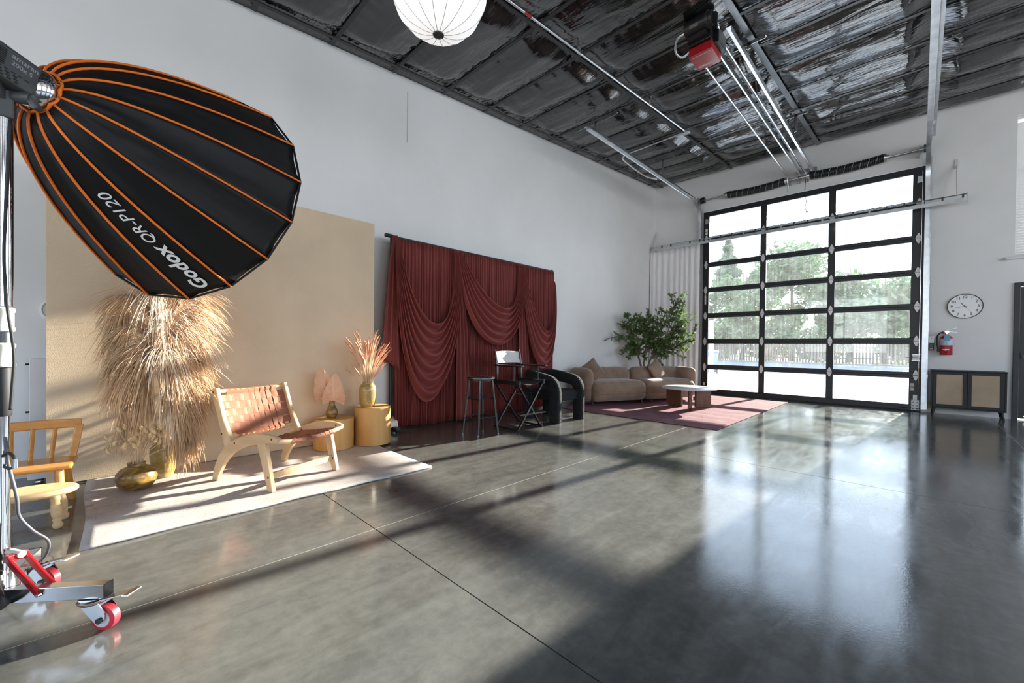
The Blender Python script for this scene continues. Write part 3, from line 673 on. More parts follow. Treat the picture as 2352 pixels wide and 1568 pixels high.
def rugtop(u,v):
    x=lerp(-1.435/2-.01,1.435/2,u)+.006*sin(v*23)*(u-.2); y=lerp(-1.045,1.045,v)+.008*sin(u*7)*(1 if v>.5 else -1); return (x,y,.014+.0015*sin(v*31+u*5))
rg=MB().grid(rugtop,30,40).build('area_rug',M['rug'],smooth=180,loc=(-3.685,.975,.0)); so=rg.modifiers.new('thick','SOLIDIFY'); so.thickness=.012; so.offset=-1
tag(rg,'cream speckled wool rug under the woven lounge chair','rug')
RZ=.0155

# ---- woven lounge chair (local x forward, y to the chair's left)
M['pine']=wood('pale_ash_wood',(.68,.47,.265),(.55,.36,.19),4,'X',.4,5)
M['pineZ']=wood('pale_ash_wood_upright',(.68,.47,.265),(.55,.36,.19),4,'Z',.4,5)
M['leather']=mat('tan_leather',(.32,.125,.07),.60,var=.12,vscale=10,bmp=(180,.1),spec=.2)
M['bolt_dark']=mat('bolt_brown',(.06,.04,.025),.5)
ch=thing('lounge_chair','pale wooden lounge chair with woven tan leather seat and back','chair',(-3.795,.598,RZ),atan2(.37,.93))
CW=.60; th=.032
hi=[(0,0),(.012,.06),(.036,.125),(.075,.19),(.137,.262),(.21,.312),(.30,.348),(.40,.378),(.51,.396),(.60,.400),(.67,.393),(.715,.382)]
lo=[(.06,0),(.068,.04),(.095,.085),(.125,.125),(.175,.18),(.245,.235),(.33,.275),(.42,.305),(.52,.327),(.60,.338),(.67,.345),(.705,.348)]
for y in (0,CW-th):
    a=MB().strip(lo,hi,1,y,y+th).build('arched_leg',M['pine'],ch,bevel=.006)
    for (x,z) in ((.655,.372),(.26,.305)):
        for yy in (y-.001,y+th-.001): MB().cyl((x,yy,z),(x,yy+.002,z),.0085,10).build('bolt',M['bolt_dark'],a)
    l=MB().strip([(.615,0),(.50,.335)],[(.665,0),(.585,.338)],1,y,y+th).build('front_leg',M['pineZ'],ch,bevel=.005)
    MB().cyl((.622,y-.001,.10),(.622,y+th+.001,.10),.0085,10).build('bolt',M['bolt_dark'],l)
    p=MB().strip([(.145,.262),(.085,.42),(-.018,.688)],[(.225,.305),(.125,.47),(.04,.70)],1,y+(th if y==0 else -th)*0,y+th).build('back_post',M['pineZ'],ch,bevel=.006)
    for (x,z) in ((.012,.665),(.115,.36)): MB().cyl((x,y-.001,z),(x,y+th+.001,z),.0085,10).build('bolt',M['bolt_dark'],p)
MB().bar((.605,th,.10),(.605,CW-th,.10),.022,.045,(0,0,1)).build('stretcher',M['pine'],ch,bevel=.003)
Bt=Vector((.022,0,.672)); Bb=Vector((.150,0,.345)); bd_=(Bb-Bt).normalized(); bn=Vector((-bd_.z,0,bd_.x))*-1
if bn.x<0: bn=-bn
def backbar(p,nm):
    # bars bow backwards slightly
    pts=[]
    for k in range(13):
        t=k/12; pts.append(p+Vector((0,lerp(th*.5,CW-th*.5,t),0))-bn*(.035*4*t*(1-t)))
    return pts
bk=MB().tube(backbar(Bt,0),.016,8).build('backrest_rail',M['pine'],ch,smooth=60)
bk2=MB().tube(backbar(Bb,0),.016,8).build('backrest_rail',M['pine'],ch,smooth=60)
def bowed(t,s):  # t across 0..1 , s down 0..1 , surface point
    return Bt.lerp(Bb,s)+Vector((0,lerp(th*.5,CW-th*.5,t),0))-bn*(.035*4*t*(1-t))
LEN=(Bb-Bt).length; NV,NH=9,5; sw=.047
wovenB=thing('x','','') if False else None
def strap_mesh(fn,n,half,thick=.0028):
    """strip along fn(t)->(pos, side, normal)"""
    mb=MB(); V=[]
    for k in range(n+1):
        p,sd,nr=fn(k/n)
        V+=[p-sd*half-nr*thick/2,p+sd*half-nr*thick/2,p+sd*half+nr*thick/2,p-sd*half+nr*thick/2]
    F=[(0,1,2,3),(n*4+3,n*4+2,n*4+1,n*4)]
    for i in range(n):
        for k in range(4): F.append((i*4+k,i*4+(k+1)%4,i*4+4+(k+1)%4,i*4+4+k))
    return mb.add(V,F)
amp=.0026
for i in range(NV):
    tc=.13+.74*(i+.5)/NV
    # vertical strap wraps over both rails
    def fn(t,i=i,tc=tc):
        s=lerp(-.055,1.055,t); base=bowed(tc,max(0,min(1,s)))
        over=cos(pi*(s*(NH+1))+(pi if i%2 else 0))*amp
        if s<0: base=bowed(tc,0)+bd_*0; ang=s/-.055*pi*.9; base=base+bn*(.0185*cos(ang))-bd_*(.0185*sin(ang)); return base,Vector((0,1,0)),(bn*cos(ang)-bd_*sin(ang))
        if s>1: ang=(s-1)/.055*pi*.9; base=bowed(tc,1)+bn*(.0185*cos(ang))+bd_*(.0185*sin(ang)); return base,Vector((0,1,0)),(bn*cos(ang)+bd_*sin(ang))
        k=sm(min(s,1-s)/.10)
        return base+bn*(lerp(.0185,over+.004,k)),Vector((0,1,0)),bn
    strap_mesh(fn,40,.74*(CW-th)/NV/2-.0012).build('strap',M['leather'],bk,smooth=35)
for j in range(NH):
    sc=(j+1)/(NH+1)
    def fn(t,j=j,sc=sc):
        tt=lerp(.0,1.0,t); q=(tt-.13)/.74*NV-.5
        over=-cos(pi*sc*(NH+1)+pi*q)*amp if False else (amp*cos(pi*q+pi*(j+1)+pi))
        k=sm(min(tt,1-tt)/.10)
        p=bowed(tt,sc)+bn*(over*k+.004*k)
        return p,bd_,bn
    strap_mesh(fn,60,.5*LEN/(NH+1)-.0015).build('strap',M['leather'],bk,smooth=35)
# seat: front curved rail between leg tips, rear rail near the posts, sagging weave
Sf=Vector((.700,0,.362)); Sr=Vector((.20,0,.285))
def seat(t,s):   # t across, s from front 0 to rear 1
    p=Sf.lerp(Sr,s)+Vector((0,lerp(th*.4,CW-th*.4,t),0)); p.z-=.045*4*t*(1-t)*(.75+.25*sin(pi*s)) ; return p
MB().tube([seat(k/14,0) for k in range(15)],.0175,8).build('seat_rail',M['pine'],ch,smooth=60)
for y in (-.004,CW+.004): MB().lathe([(0,-.006),(.016,-.006),(.0185,0),(.016,.006),(0,.006)],12).mesh('x')
st=MB().tube([seat(k/14,1) for k in range(15)],.0155,8).build('seat_rail',M['pine'],ch,smooth=60)
sd_=(Sr-Sf).normalized(); sn=Vector((-sd_.z,0,sd_.x)); sn=sn if sn.z>0 else -sn; NS=8; SL=(Sr-Sf).length
for i in range(NV):
    tc=.17+.66*(i+.5)/NV
    def fn(t,i=i,tc=tc):
        s=lerp(-.06,1.04,t)
        if s<0: ang=-s/.06*pi*.95; return seat(tc,0)+sn*(.0200*cos(ang))-sd_*(.0200*sin(ang)),Vector((0,1,0)),(sn*cos(ang)-sd_*sin(ang))
        if s>1: ang=(s-1)/.04*pi*.9; return seat(tc,1)+sn*(.018*cos(ang))+sd_*(.018*sin(ang)),Vector((0,1,0)),(sn*cos(ang)+sd_*sin(ang))
        k=sm(min(s,1-s)/.08); over=cos(pi*s*(NS+1)+(pi if i%2 else 0))*amp
        return seat(tc,s)+sn*lerp(.0195,over+.006,k),Vector((0,1,0)),sn
    strap_mesh(fn,46,.66*(CW-th)/NV/2-.0012).build('strap',M['leather'],st,smooth=35)
for j in range(NS):
    sc=(j+1)/(NS+1)
    def fn(t,j=j,sc=sc):
        q=(t-.17)/.66*NV-.5; k=sm(min(t,1-t)/.08); over=amp*cos(pi*q+pi*j)
        return seat(t,sc)+sn*(over*k+.006),sd_,sn
    strap_mesh(fn,60,.5*SL/(NS+1)-.0015).build('strap',M['leather'],st,smooth=35)

# ---- oak drum pedestals
M['oak']=wood('oak_veneer',(.56,.32,.11),(.47,.25,.075),2.4,'Z',.42,4)
def drum(x,y,r,h,label):
    p=thing('drum_pedestal',label,'pedestal',(x,y,RZ))
    MB().lathe([(r-.012,0),(r,.004),(r,h-.003),(r-.003,h)],64).build('body',M['oak'],p,smooth=40)
    MB().lathe([(0,h),(r-.004,h),(r-.006,h+.0012),(0,h+.0012)],64).build('top_veneer',M['oak'],p,smooth=40)
    return p
drum(-4.188,1.668,.188,.300,'shorter round oak drum pedestal beside the lounge chair')
drum(-4.112,2.045,.183,.388,'taller round oak drum pedestal near the burgundy drapes')
# ---- vases
M['brasswood']=swirl('golden_turned_wood',(.33,.19,.04),(.10,.055,.012),9)
M['brasswood2']=swirl('golden_brown_glaze',(.42,.29,.10),(.25,.16,.045),7)
def vase(prof,x,y,z,label,m):
    inner=[(max(r-.006,.004),zz) for r,zz in prof[::-1] if zz>.02]+[(0,.02)]
    o=MB().lathe([(0,0)]+prof+inner,48).build('vase',m,smooth=60,loc=(x,y,z)); return tag(o,label,'vase')
vase([(.060,0),(.085,.012),(.108,.045),(.116,.080),(.110,.115),(.088,.145),(.055,.160),(.048,.168),(.052,.180),(.052,.186)],-3.93,.182,RZ,'squat round golden wooden vase holding bunny tail grass',M['brasswood'])
vase([(.060,0),(.072,.05),(.082,.14),(.084,.22),(.078,.29),(.062,.335),(.050,.35),(.055,.37)],-4.14,.345,RZ,'tall golden vase holding the pampas grass',M['brasswood2'])
vase([(.030,0),(.048,.015),(.058,.045),(.055,.075),(.038,.108),(.027,.135),(.027,.155),(.031,.172)],-4.185,1.645,RZ+.3015,'small pear-shaped brown wooden vase on the shorter drum',M['brasswood'])
vase([(.062,0),(.078,.03),(.084,.10),(.086,.17),(.080,.215),(.058,.242),(.052,.255),(.056,.262)],-4.11,1.985,RZ+.3895,'tall shouldered golden vase on the taller drum',M['brasswood2'])
# ---- pleated palm spears
M['palm']=mat('dried_palm',(.66,.42,.28),.7,var=.08,vscale=20)
def palm(x,y,z,w_,h_,tilt,yaw,lean,label,stem):
    t=thing('dried_palm_leaf',label,'dried leaf',(x,y,z)); t.rotation_euler=(lean,tilt,yaw)
    n=26; V=[(0,0,stem)]; F=[]
    for k in range(n+1):
        a=lerp(-1.95,1.95,k/n); q=abs(a)/1.08; L_=h_*(.37+.63*math.exp(-(abs(a)/.46)**1.15))
        pz=.010*(1 if k%2 else -1)
        V.append((sin(a)*L_*.55*w_/.10,pz*.6,stem+cos(a)*L_*.55)); V.append((sin(a)*L_*w_/.10,pz,stem+cos(a)*L_))
    for k in range(n):
        i=1+2*k; F+=[(0,i,i+2),(i,i+1,i+3,i+2)]
    o=MB().add(V,F).build('pleated_blade',M['palm'],t); so=o.modifiers.new('t','SOLIDIFY'); so.thickness=.0015
    MB().tube([(0,0,0),(.002,0,stem+h_*.15)],.003,6).build('stem',M['palm'],t)
    return t
palm(-4.21,1.622,RZ+.40,.092,.30,-.20,1.20,.0,'taller pleated dried palm leaf leaning left in the pear-shaped vase',.13)
palm(-4.165,1.648,RZ+.40,.100,.28,.06,1.15,.0,'front pleated dried palm leaf leaning right in the pear-shaped vase',.075)
# ---- reed plumes
M['reed']=mat('dried_reed',(.62,.33,.20),.7,var=.25,vscale=40); M['reedstem']=mat('reed_stem',(.66,.48,.30),.7,var=.2)
t=thing('dried_reed_bunch','bunch of reddish dried reeds in the tall shouldered vase','dried flowers',(-4.11,1.985,RZ+.40))
rnd=random.Random(3); sm_=MB(); pl_=MB()
for k in range(62):
    a=rnd.random()*2*pi; sp=rnd.random()**.7*.19; L_=rnd.uniform(.48,.82)-sp*.7; top=Vector((cos(a)*sp*1.0,sin(a)*sp,L_)); mid=Vector((cos(a)*sp*.35,sin(a)*sp*.35,L_*.55)); b0=Vector((cos(a)*.02,sin(a)*.02,-.05))
    P=crom([b0,mid,top],5); sm_.tube(P,.0022,4,caps=False)
    d=(P[-1]-P[-3]).normalized(); l=rnd.uniform(.10,.20); q=P[-1]-d*l*.55; droop=Vector((cos(a),sin(a),-.3))*.03
    pts=[q,q+d*l*.3,q+d*l*.65+droop*.4,q+d*l+droop]; pl_.tube(pts,[.003,.0085,.007,.001],5,caps=False)
    for _ in range(9):
        s_=rnd.random(); p=q+d*l*s_; u=(d+Vector((rnd.gauss(0,.5),rnd.gauss(0,.5),rnd.gauss(0,.3)))).normalized(); v=u.orthogonal()*.0022; pl_.add([p-v,p+v,p+u*.03],[(0,1,2)])
tag(sm_.build('stems',M['reedstem'],t),kind='stuff'); tag(pl_.build('plumes',M['reed'],t,smooth=180),kind='stuff')
# ---- bunny tails
M['bunny']=mat('bunny_tail_grass',(.66,.46,.24),.9,var=.25,vscale=60,bmp=(200,.6)); 
t=thing('bunny_tail_bunch','bunch of fluffy bunny tail grass in the squat round vase','dried flowers',(-3.93,.182,RZ+.17))
rnd=random.Random(5)
hd=MB().lathe([(0,-.026),(.009,-.018),(.0125,-.004),(.011,.010),(.006,.022),(0,.030)],8).mesh('flower_head',180); hd.materials.append(M['bunny'])
for k in range(46):
    a=rnd.random()*2*pi; sp=.03+rnd.random()**.8*.13; L_=rnd.uniform(.13,.29)-(.25*sp if sp>.09 else 0); top=Vector((cos(a)*sp,sin(a)*sp,L_)); P=crom([Vector((cos(a)*.02,sin(a)*.02,-.04)),Vector((cos(a)*sp*.45,sin(a)*sp*.45,L_*.55)),top],4)
    st_=MB().tube(P,.0016,4,caps=False).build('stem',M['reedstem'],t)
    o=obj('flower_head',hd,None,t); o.location=top+Vector((0,0,.018)); o.rotation_euler=(rnd.uniform(-.5,.5),rnd.uniform(-.5,.5),0); s_=rnd.uniform(.8,1.15); o.scale=(s_,s_,s_)
# ---- pampas
M['pampas']=mat('pampas_plume',(.60,.39,.215),.85,var=.3,vscale=7,sheen=.4); M['pampasL']=mat('pale_pampas_plume',(.82,.68,.52),.8,var=.15,vscale=9,sheen=.4)
pm=thing('pampas_grass_bunch','large drooping bunch of tan pampas grass reaching under the softbox','dried grass',(-4.14,.345,RZ+.34))
rnd=random.Random(11)
VC=Vector((-4.14,.345,RZ+.34))
def plume(ctrl, mt, n, hang, spread=.35, core0=.35, w=.0015):
    """stem curve rises and arches over; fine strands leave it along the outer part and droop"""
    C=crom([(0,0,-.1)]+ctrl,7); N=len(C); s_=MB(); s_.tube(C,[.0028]*N,4,caps=False)
    V=[];F=[]
    for k in range(n):
        q=core0+(1-core0)*rnd.random(); i=min(N-2,int(q*(N-1))); p=C[i].lerp(C[i+1],q*(N-1)-i); T=(C[i+1]-C[i]).normalized()
        a=rnd.random()*2*pi; side=Vector((cos(a)*.7,sin(a),.25*rnd.random())); ln=hang*rnd.uniform(.45,1.2)
        v=(T*.75+side*spread*rnd.uniform(.3,1.5)).normalized(); P=[p.copy()]; step=ln/6; g=rnd.uniform(.22,.42)
        for m_ in range(6):
            v=(v+Vector((rnd.gauss(0,.07),rnd.gauss(0,.07),-g))).normalized(); P.append(P[-1]+v*step)
        for m_ in range(len(P)):
            if P[m_].x+VC.x<-4.40: P[m_].x=-4.40-VC.x+.006*rnd.random()
            P[m_].z=max(P[m_].z,RZ+.004-VC.z)
        wd_=Vector((rnd.gauss(0,.6),rnd.gauss(0,1),0)).normalized(); b=len(V)
        for m_,pp in enumerate(P):
            h_=w*(1.2,1.6,1.5,1.5,1.2,.9,.3)[m_]; V.append(pp-wd_*h_); V.append(pp+wd_*h_)
        for m_ in range(6): F.append((b+2*m_,b+2*m_+1,b+2*m_+3,b+2*m_+2))
    s_.add(V,F); me=bpy.data.meshes.new('plume'); me.from_pydata(s_.v,[],s_.f); o=obj('plume',me,mt,pm); o['kind']='stuff'
for ctrl,mt,n,hang,sp in [
    ([(.02,-.03,.60),(.05,-.10,.98),(.08,-.20,1.00),(.10,-.27,.82)],'pampas',620,.30,.35),
    ([(.0,-.03,.60),(-.04,-.06,.96),(-.06,-.16,1.06),(-.05,-.24,.95)],'pampas',520,.30,.35),
    ([(.04,-.03,.50),(.09,-.11,.78),(.12,-.21,.78),(.13,-.27,.58)],'pampas',620,.30,.35),
    ([(.03,-.02,.45),(.12,-.08,.66),(.16,-.16,.66),(.17,-.22,.48)],'pampas',520,.30,.35),
    ([(.02,-.03,.40),(.06,-.12,.60),(.07,-.21,.58),(.07,-.27,.40)],'pampas',460,.28,.35),
    ([(.03,.0,.60),(.07,-.02,1.00),(.10,-.03,1.08),(.12,-.02,.98)],'pampasL',420,.52,.12),
    ([(.04,.01,.50),(.12,.01,.80),(.15,.03,.84),(.16,.04,.72)],'pampasL',320,.46,.14),
    ([(0,0.025,0.6),(0.02,0.084,1),(0.04,0.143,1.06),(0.05,0.193,0.94)],'pampas',640,.34,.28),
    ([(0.02,0.034,0.6),(0.09,0.076,0.92),(0.12,0.134,0.92),(0.13,0.185,0.72)],'pampas',640,.38,.26),
    ([(0.02,0.034,0.5),(0.12,0.067,0.74),(0.15,0.118,0.72),(0.16,0.168,0.52)],'pampas',640,.38,.26),
    ([(0.02,0.025,0.4),(0.1,0.067,0.56),(0.13,0.126,0.52),(0.14,0.168,0.3)],'pampas',620,.38,.26),
    ([(0.02,0.025,0.28),(0.11,0.067,0.42),(0.14,0.109,0.36),(0.15,0.151,0.14)],'pampas',560,.36,.26),
    ([(0.02,0.025,0.16),(0.09,0.067,0.26),(0.12,0.109,0.18),(0.13,0.143,0)],'pampas',480,.30,.26),
    ([(0.03,0.017,0.5),(0.11,0.025,0.72),(0.15,0.05,0.64),(0.16,0.076,0.42)],'pampas',520,.42,.22),
    ([(0.03,0.008,0.35),(0.12,0.017,0.5),(0.16,0.042,0.4),(0.17,0.067,0.18)],'pampas',520,.40,.22),
    ([(0.03,0.008,0.3),(0.11,0.017,0.36),(0.15,0.05,0.22),(0.16,0.076,0)],'pampas',480,.34,.22),
    ([(.02,-.02,.40),(.10,-.06,.58),(.14,-.10,.52),(.15,-.13,.32)],'pampas',460,.40,.24),
    ([(.02,-.02,.40),(.07,-.10,.52),(.09,-.17,.44),(.10,-.21,.24)],'pampas',460,.36,.26),
    ([(.03,.0,.45),(.13,-.01,.62),(.17,.01,.56),(.18,.02,.36)],'pampasL',300,.48,.14)]:
    plume(ctrl,M[mt],n,hang,sp)

# ---- child's bench and stool
M['honey']=wood('honey_pine',(.62,.29,.065),(.46,.185,.035),4,'Y',.35,4,coat=.3)
M['raw']=wood('raw_pine',(.72,.49,.26),(.60,.38,.19),4,'Y',.5,4)
bn_=thing('child_bench','honey coloured wooden child bench with spindle back','bench',(-3.86,-.312,0),R(-4))
def slab(mb,x0,x1,y0,y1,z0,z1): mb.box(x0,x1,y0,y1,z0,z1); return mb
slab(MB(),-.14,.15,-.20,.20,.268,.300).build('seat',M['honey'],bn_,bevel=.012,seg=3)
def tl(p,q,r0,r1,nm,mt=None): return MB().tube([p,(Vector(p)+Vector(q))/2,q],[r0,(r0+r1)/2*1.08,r1],12).build(nm,mt or M['honey'],bn_,smooth=50)
for y in (-.15,.14):
    tl((.11,y,.27),(.175,y*1.16,0),.022,.017,'leg'); tl((-.10,y,.27),(-.17,y*1.22,0),.022,.017,'leg')
tl((.0,-.16,.12),(.0,.15,.12),.010,.010,'stretcher'); 
for y in (-.155,.148): tl((.145,y*1.05,.12),(-.135,y*1.05,.12),.011,.011,'stretcher')
rail=[]
for k in range(13):
    t=k/12; y=lerp(-.215,.215,t); x=-.215+.05*abs(2*t-1)**2; rail.append((x,y))
lo_=[(x-.013,y) for x,y in rail]; hi_=[(x+.013,y) for x,y in rail]
MB().strip(lo_,hi_,2,.475,.535).build('back_rail',M['honey'],bn_,bevel=.009,seg=3)
MB().box(-.175,.02,.195,.222,.475,.535).build('arm_end',M['honey'],bn_,bevel=.008) if False else None
for y,xt in ((-.185,-.17),(-.10,-.205),(-.01,-.213),(.09,-.208)): tl((-.115,y*.88,.295),(xt,y,.49),.011,.010,'spindle')
MB().bar((-.10,.175,.295),(-.168,.205,.50),.024,.038,(0,1,0)).build('back_post',M['honey'],bn_,bevel=.006)
MB().bar((-.10,-.175,.295),(-.168,-.205,.50),.024,.038,(0,1,0)).build('back_post',M['honey'],bn_,bevel=.006)
sl_=thing('step_stool','small raw pine stool with oval top and turned legs','stool',(-3.525,-.272,0),R(-6))
V=[];
mb=MB(); 
prof=[(.0,.0),(.94,.0),(1,.010),(1,.024),(.95,.034),(0,.034)]
me_=MB()
me_.m=Matrix.Diagonal((.115,.185,1,1)); me_.lathe(prof,48,(0,0,.182)); me_.build('top',M['raw'],sl_,smooth=35)
legp=[(.015,0),(.021,.010),(.023,.022),(.016,.040),(.019,.046),(.019,.052),(.016,.056),(.022,.075),(.0245,.105),(.020,.135),(.018,.150),(.022,.158),(.022,.185)]
lg=MB().lathe(legp,16).mesh('leg',50); lg.materials.append(M['raw'])
for x in (-.068,.068):
    for y in (-.10,.10):
        o=obj('leg',lg,None,sl_); o.location=(x*1.22,y*1.14,0); o.rotation_euler=(R(5)*(1 if y>0 else -1),R(-5)*(1 if x>0 else -1),0)
# ================================================================ burgundy drapes
def velvet(name,c):
    m=bpy.data.materials.new(name); m.use_nodes=True; nt=m.node_tree; b=nt.nodes['Principled BSDF']
    nt.links.new(ramp(nt,noise(nt,tcoord(nt),2,4),[(.3,tuple(x*.85 for x in c)),(.7,tuple(x*1.15 for x in c))]),b.inputs['Base Color'])
    b.inputs['Roughness'].default_value=.62; b.inputs['Sheen Weight'].default_value=.5; b.inputs['Sheen Roughness'].default_value=.3; b.inputs['Sheen Tint'].default_value=(.9,.35,.3,1); b.inputs['Specular IOR Level'].default_value=.25
    nt.links.new(bump(nt,noise(nt,tcoord(nt,(60,60,6)),4,2),.05,.005),b.inputs['Normal']); return m
M['burg']=velvet('burgundy_cloth',(.225,.050,.043))
bs=thing('drape_stand','black pipe stand carrying the burgundy drapes','backdrop stand',(-4.64,4.08,0))
MB().cyl((0,-1.60,2.395),(0,1.60,2.395),.016,12).build('crossbar',M['black_metal'],bs,smooth=40)
for y in (-1.545,1.57):
    MB().cyl((0,y,0.02),(0,y,2.42),.018,12).build('upright',M['black_metal'],bs,smooth=40)
    MB().box(-.15,.2,y-.03,y+.03,.03,.06).build('foot',M['black_metal'],bs,bevel=.004)
    for x in (-.12,.17): MB().cyl((x,y-.012,.022),(x,y+.012,.022),.022,12).build('caster_wheel',M['black_rubber'],bs,smooth=40)
MB().cyl((0,-1.63,2.40),(.0,-1.56,2.40),.024,10).build('end_knob',M['black_plastic'],bs,smooth=40)
rnd=random.Random(21); ph=[0]
for k in range(400): ph.append(ph[-1]+rnd.uniform(.6,1.5))
def pleat(s):  # s 0..1 -> fold phase with irregular widths
    q=s*150; i=int(q); return lerp(ph[i],ph[i+1],q-i)/ph[150]*2*pi*70
def drape(u,v):
    y=lerp(2.565,5.665,u); a=pleat(u); k=.35+.65*v
    x=.024*sin(a)*(.5+.5*v)+.016*sin(a*.31+1+v*1.2)*v+.010*sin(a*.17)*v
    y+=.008*cos(a)*k+ .004*sin(v*7+a*.3)
    zb=.018+.012*sin(u*23)
    return (x, y-4.08, lerp(2.38,zb,v))
dr=MB().grid(drape,1300,22).build('pleated_drape',M['burg'],smooth=180,loc=(-4.605,4.08,0)); so=dr.modifiers.new('t','SOLIDIFY'); so.thickness=.003
tag(dr,'wide pleated burgundy drape hanging to the floor behind the swags','drape')
def swag(label,A,B,up_,low,n=6,bulge=.10,amp=.022,a0=.04,b0=.05,seed=1):
    """up_/low: (handleA(dy,dz), handleB(dy,dz)) of the upper and lower edge"""
    r=random.Random(seed); p0=r.random()*6
    def fn(u,v):
        t=u
        hA=(lerp(up_[0][0],low[0][0],v),lerp(up_[0][1],low[0][1],v)); hB=(lerp(up_[1][0],low[1][0],v),lerp(up_[1][1],low[1][1],v))
        a=(A[0]+lerp(a0,-a0,v)*.5,A[1]); b=(B[0]-lerp(b0,-b0,v)*.5,B[1])
        P=bez((0,a[0],a[1]),(0,a[0]+hA[0],a[1]-hA[1]),(0,b[0]+hB[0],b[1]-hB[1]),(0,b[0],b[1]),t)
        env=sin(pi*t)**.5 if 0<t<1 else 0
        f=sin(2*pi*(n*v**.9)+p0+1.2*sin(pi*t+v*2))*amp*(.35+.65*env)
        x=bulge*env*(.55+.45*v)+f+.03
        P.z+=.25*f*env
        return (x,P.y-A[0],P.z)
    o=MB().grid(fn,70,110).build('drape_swag',M['burg'],smooth=180,loc=(-4.575,A[0],0)); so=o.modifiers.new('t','SOLIDIFY'); so.thickness=.003
    return tag(o,label,'drape','burgundy swags across the pleated drape')
swag('lowest burgundy swag, draped from the left end of the stand',(2.55,2.39),(3.47,2.36),((.16,1.20),(.02,1.55)),((-.06,3.15),(.06,2.25)),7,.10,.036,.03,.10,2)
swag('middle burgundy swag, the widest and highest of the three',(3.50,2.37),(4.73,2.37),((.46,.80),(.06,1.10)),((.00,1.70),(.10,1.75)),6,.11,.036,.05,.08,5)
swag('narrow burgundy swag at the right end of the stand',(4.76,2.37),(5.60,2.20),((.25,1.05),(.04,1.45)),((.05,2.20),(.06,2.15)),5,.09,.030,.05,.03,8)
def tail(label,y0,y1,yb0,yb1,zt,zb0,zb1,n,x0):
    def fn(u,v):
        y=lerp(lerp(y0,y1,u),lerp(yb0,yb1,u),v**.8); f=.022*sin(2*pi*n*u+.8)*sm(v*3)
        return (f+.02*v,y-y0,lerp(zt,lerp(zb0,zb1,u),v))
    o=MB().grid(fn,40,30).build('drape_tail',M['burg'],smooth=180,loc=(x0,y0,0)); so=o.modifiers.new('t','SOLIDIFY'); so.thickness=.003
    return tag(o,label,'drape')
tail('burgundy drape tail hanging off the left end of the stand',2.52,2.56,2.36,2.60,2.40,.90,.76,2.2,-4.58)
tail('burgundy drape tail hanging between the left and middle swags',3.46,3.52,3.44,3.72,2.38,.03,.02,3,-4.53)
tail('burgundy drape tail hanging between the middle and right swags',4.72,4.78,4.66,4.96,2.38,.62,.30,3,-4.53)

# ================================================================ seating in the middle
M['black_gloss']=mat('black_lacquer',(.010,.010,.011),.22,var=.2,coat=.4)
M['gun']=metal('gunmetal',(.14,.14,.135),.28)
st=thing('bar_stool','round black metal bar stool beside the director chair','stool',(-3.72,3.22,0))
MB().lathe([(0,.655),(.14,.655),(.158,.660),(.166,.668),(.166,.680),(.160,.687),(.145,.690),(0,.688)],40).build('seat',M['gun'],st,smooth=40)
MB().cyl((0,0,.64),(0,0,.656),.13,24).build('seat_ring',M['black_gloss'],st,smooth=40)
ft=[(-.135,-.165),(.115,-.135),(.165,.135),(-.14,.16)]; tp=[(-.095,-.10),(.09,-.09),(.10,.09),(-.095,.10)]
lp=lambda i,z:Vector((lerp(ft[i][0],tp[i][0],z/.65),lerp(ft[i][1],tp[i][1],z/.65),z))
for i in range(4):
    l=MB().cyl(lp(i,.012),lp(i,.65),.0135,10).build('leg',M['black_gloss'],st,smooth=40); MB().cyl(lp(i,0),lp(i,.02),.016,10).build('foot_cap',M['gun'],l,smooth=40)
for i,z in ((0,.20),(1,.215),(2,.20),(3,.215),(0,.43),(1,.445),(2,.43),(3,.445)):
    MB().cyl(lp(i,z),lp((i+1)%4,z),.008,8).build('rung',M['black_gloss'],st,smooth=40)

M['canvas_w']=mat('white_canvas',(.70,.69,.66),.85,var=.06,bmp=(90,.2)); M['canvas_b']=mat('black_canvas',(.016,.016,.018),.8,bmp=(90,.2))
dc=thing('director_chair','tall black director chair with white canvas back','chair',(-3.715,3.865,0))
for x in (.205,-.195):
    for s_ in (1,-1):
        l=MB().bar((x+.012*s_,-.235*s_,.01),(x+.012*s_,.215*s_,.575),.018,.034,(1,0,0)).build('cross_leg',M['black_gloss'],dc,bevel=.003)
        MB().cyl((x+.012*s_-.011,0,.292),(x+.012*s_+.011,0,.292),.007,8).build('pivot_bolt',M['steel'],l)
        MB().cyl((x+.012*s_-.011,.13*s_,.47),(x+.012*s_+.011,.13*s_,.47),.006,8).build('bolt',M['steel'],l)
for s_ in (1,-1):
    MB().bar((-.23,.225*s_,.60),(.25,.225*s_,.60),.03,.055).build('seat_rail',M['black_gloss'],dc,bevel=.005)
    MB().bar((-.20,-.235*s_,.018),(.22,-.235*s_,.018),.022,.022).build('floor_runner',M['black_gloss'],dc,bevel=.003)
    MB().tube([(-.165,.225*s_,.62),(-.17,.225*s_,.80),(-.215,.225*s_,1.01)],[.014,.016,.012],8).build('back_post',M['black_gloss'],dc,smooth=50)
    MB().cyl((.14,.225*s_,.62),(.14,.225*s_,.80),.011,8).build('arm_post',M['black_gloss'],dc,smooth=40)
    MB().box(-.20,.285,.225*s_-.028,.225*s_+.028,.80,.822).build('armrest',M['black_gloss'],dc,bevel=.007,seg=3)
    MB().cyl((-.19,.13*s_,.455),(.20,.13*s_,.455),.008,8).build('stretcher',M['steel'],dc,smooth=40)
MB().bar((.235,-.235,.205),(.235,.245,.205),.06,.014).build('footrest',M['black_gloss'],dc,bevel=.003)
for s_ in (-1,1): MB().bar((.18,.17*s_,.19),(.26,.17*s_,.19),.02,.012).build('footrest_bracket',M['black_gloss'],dc)
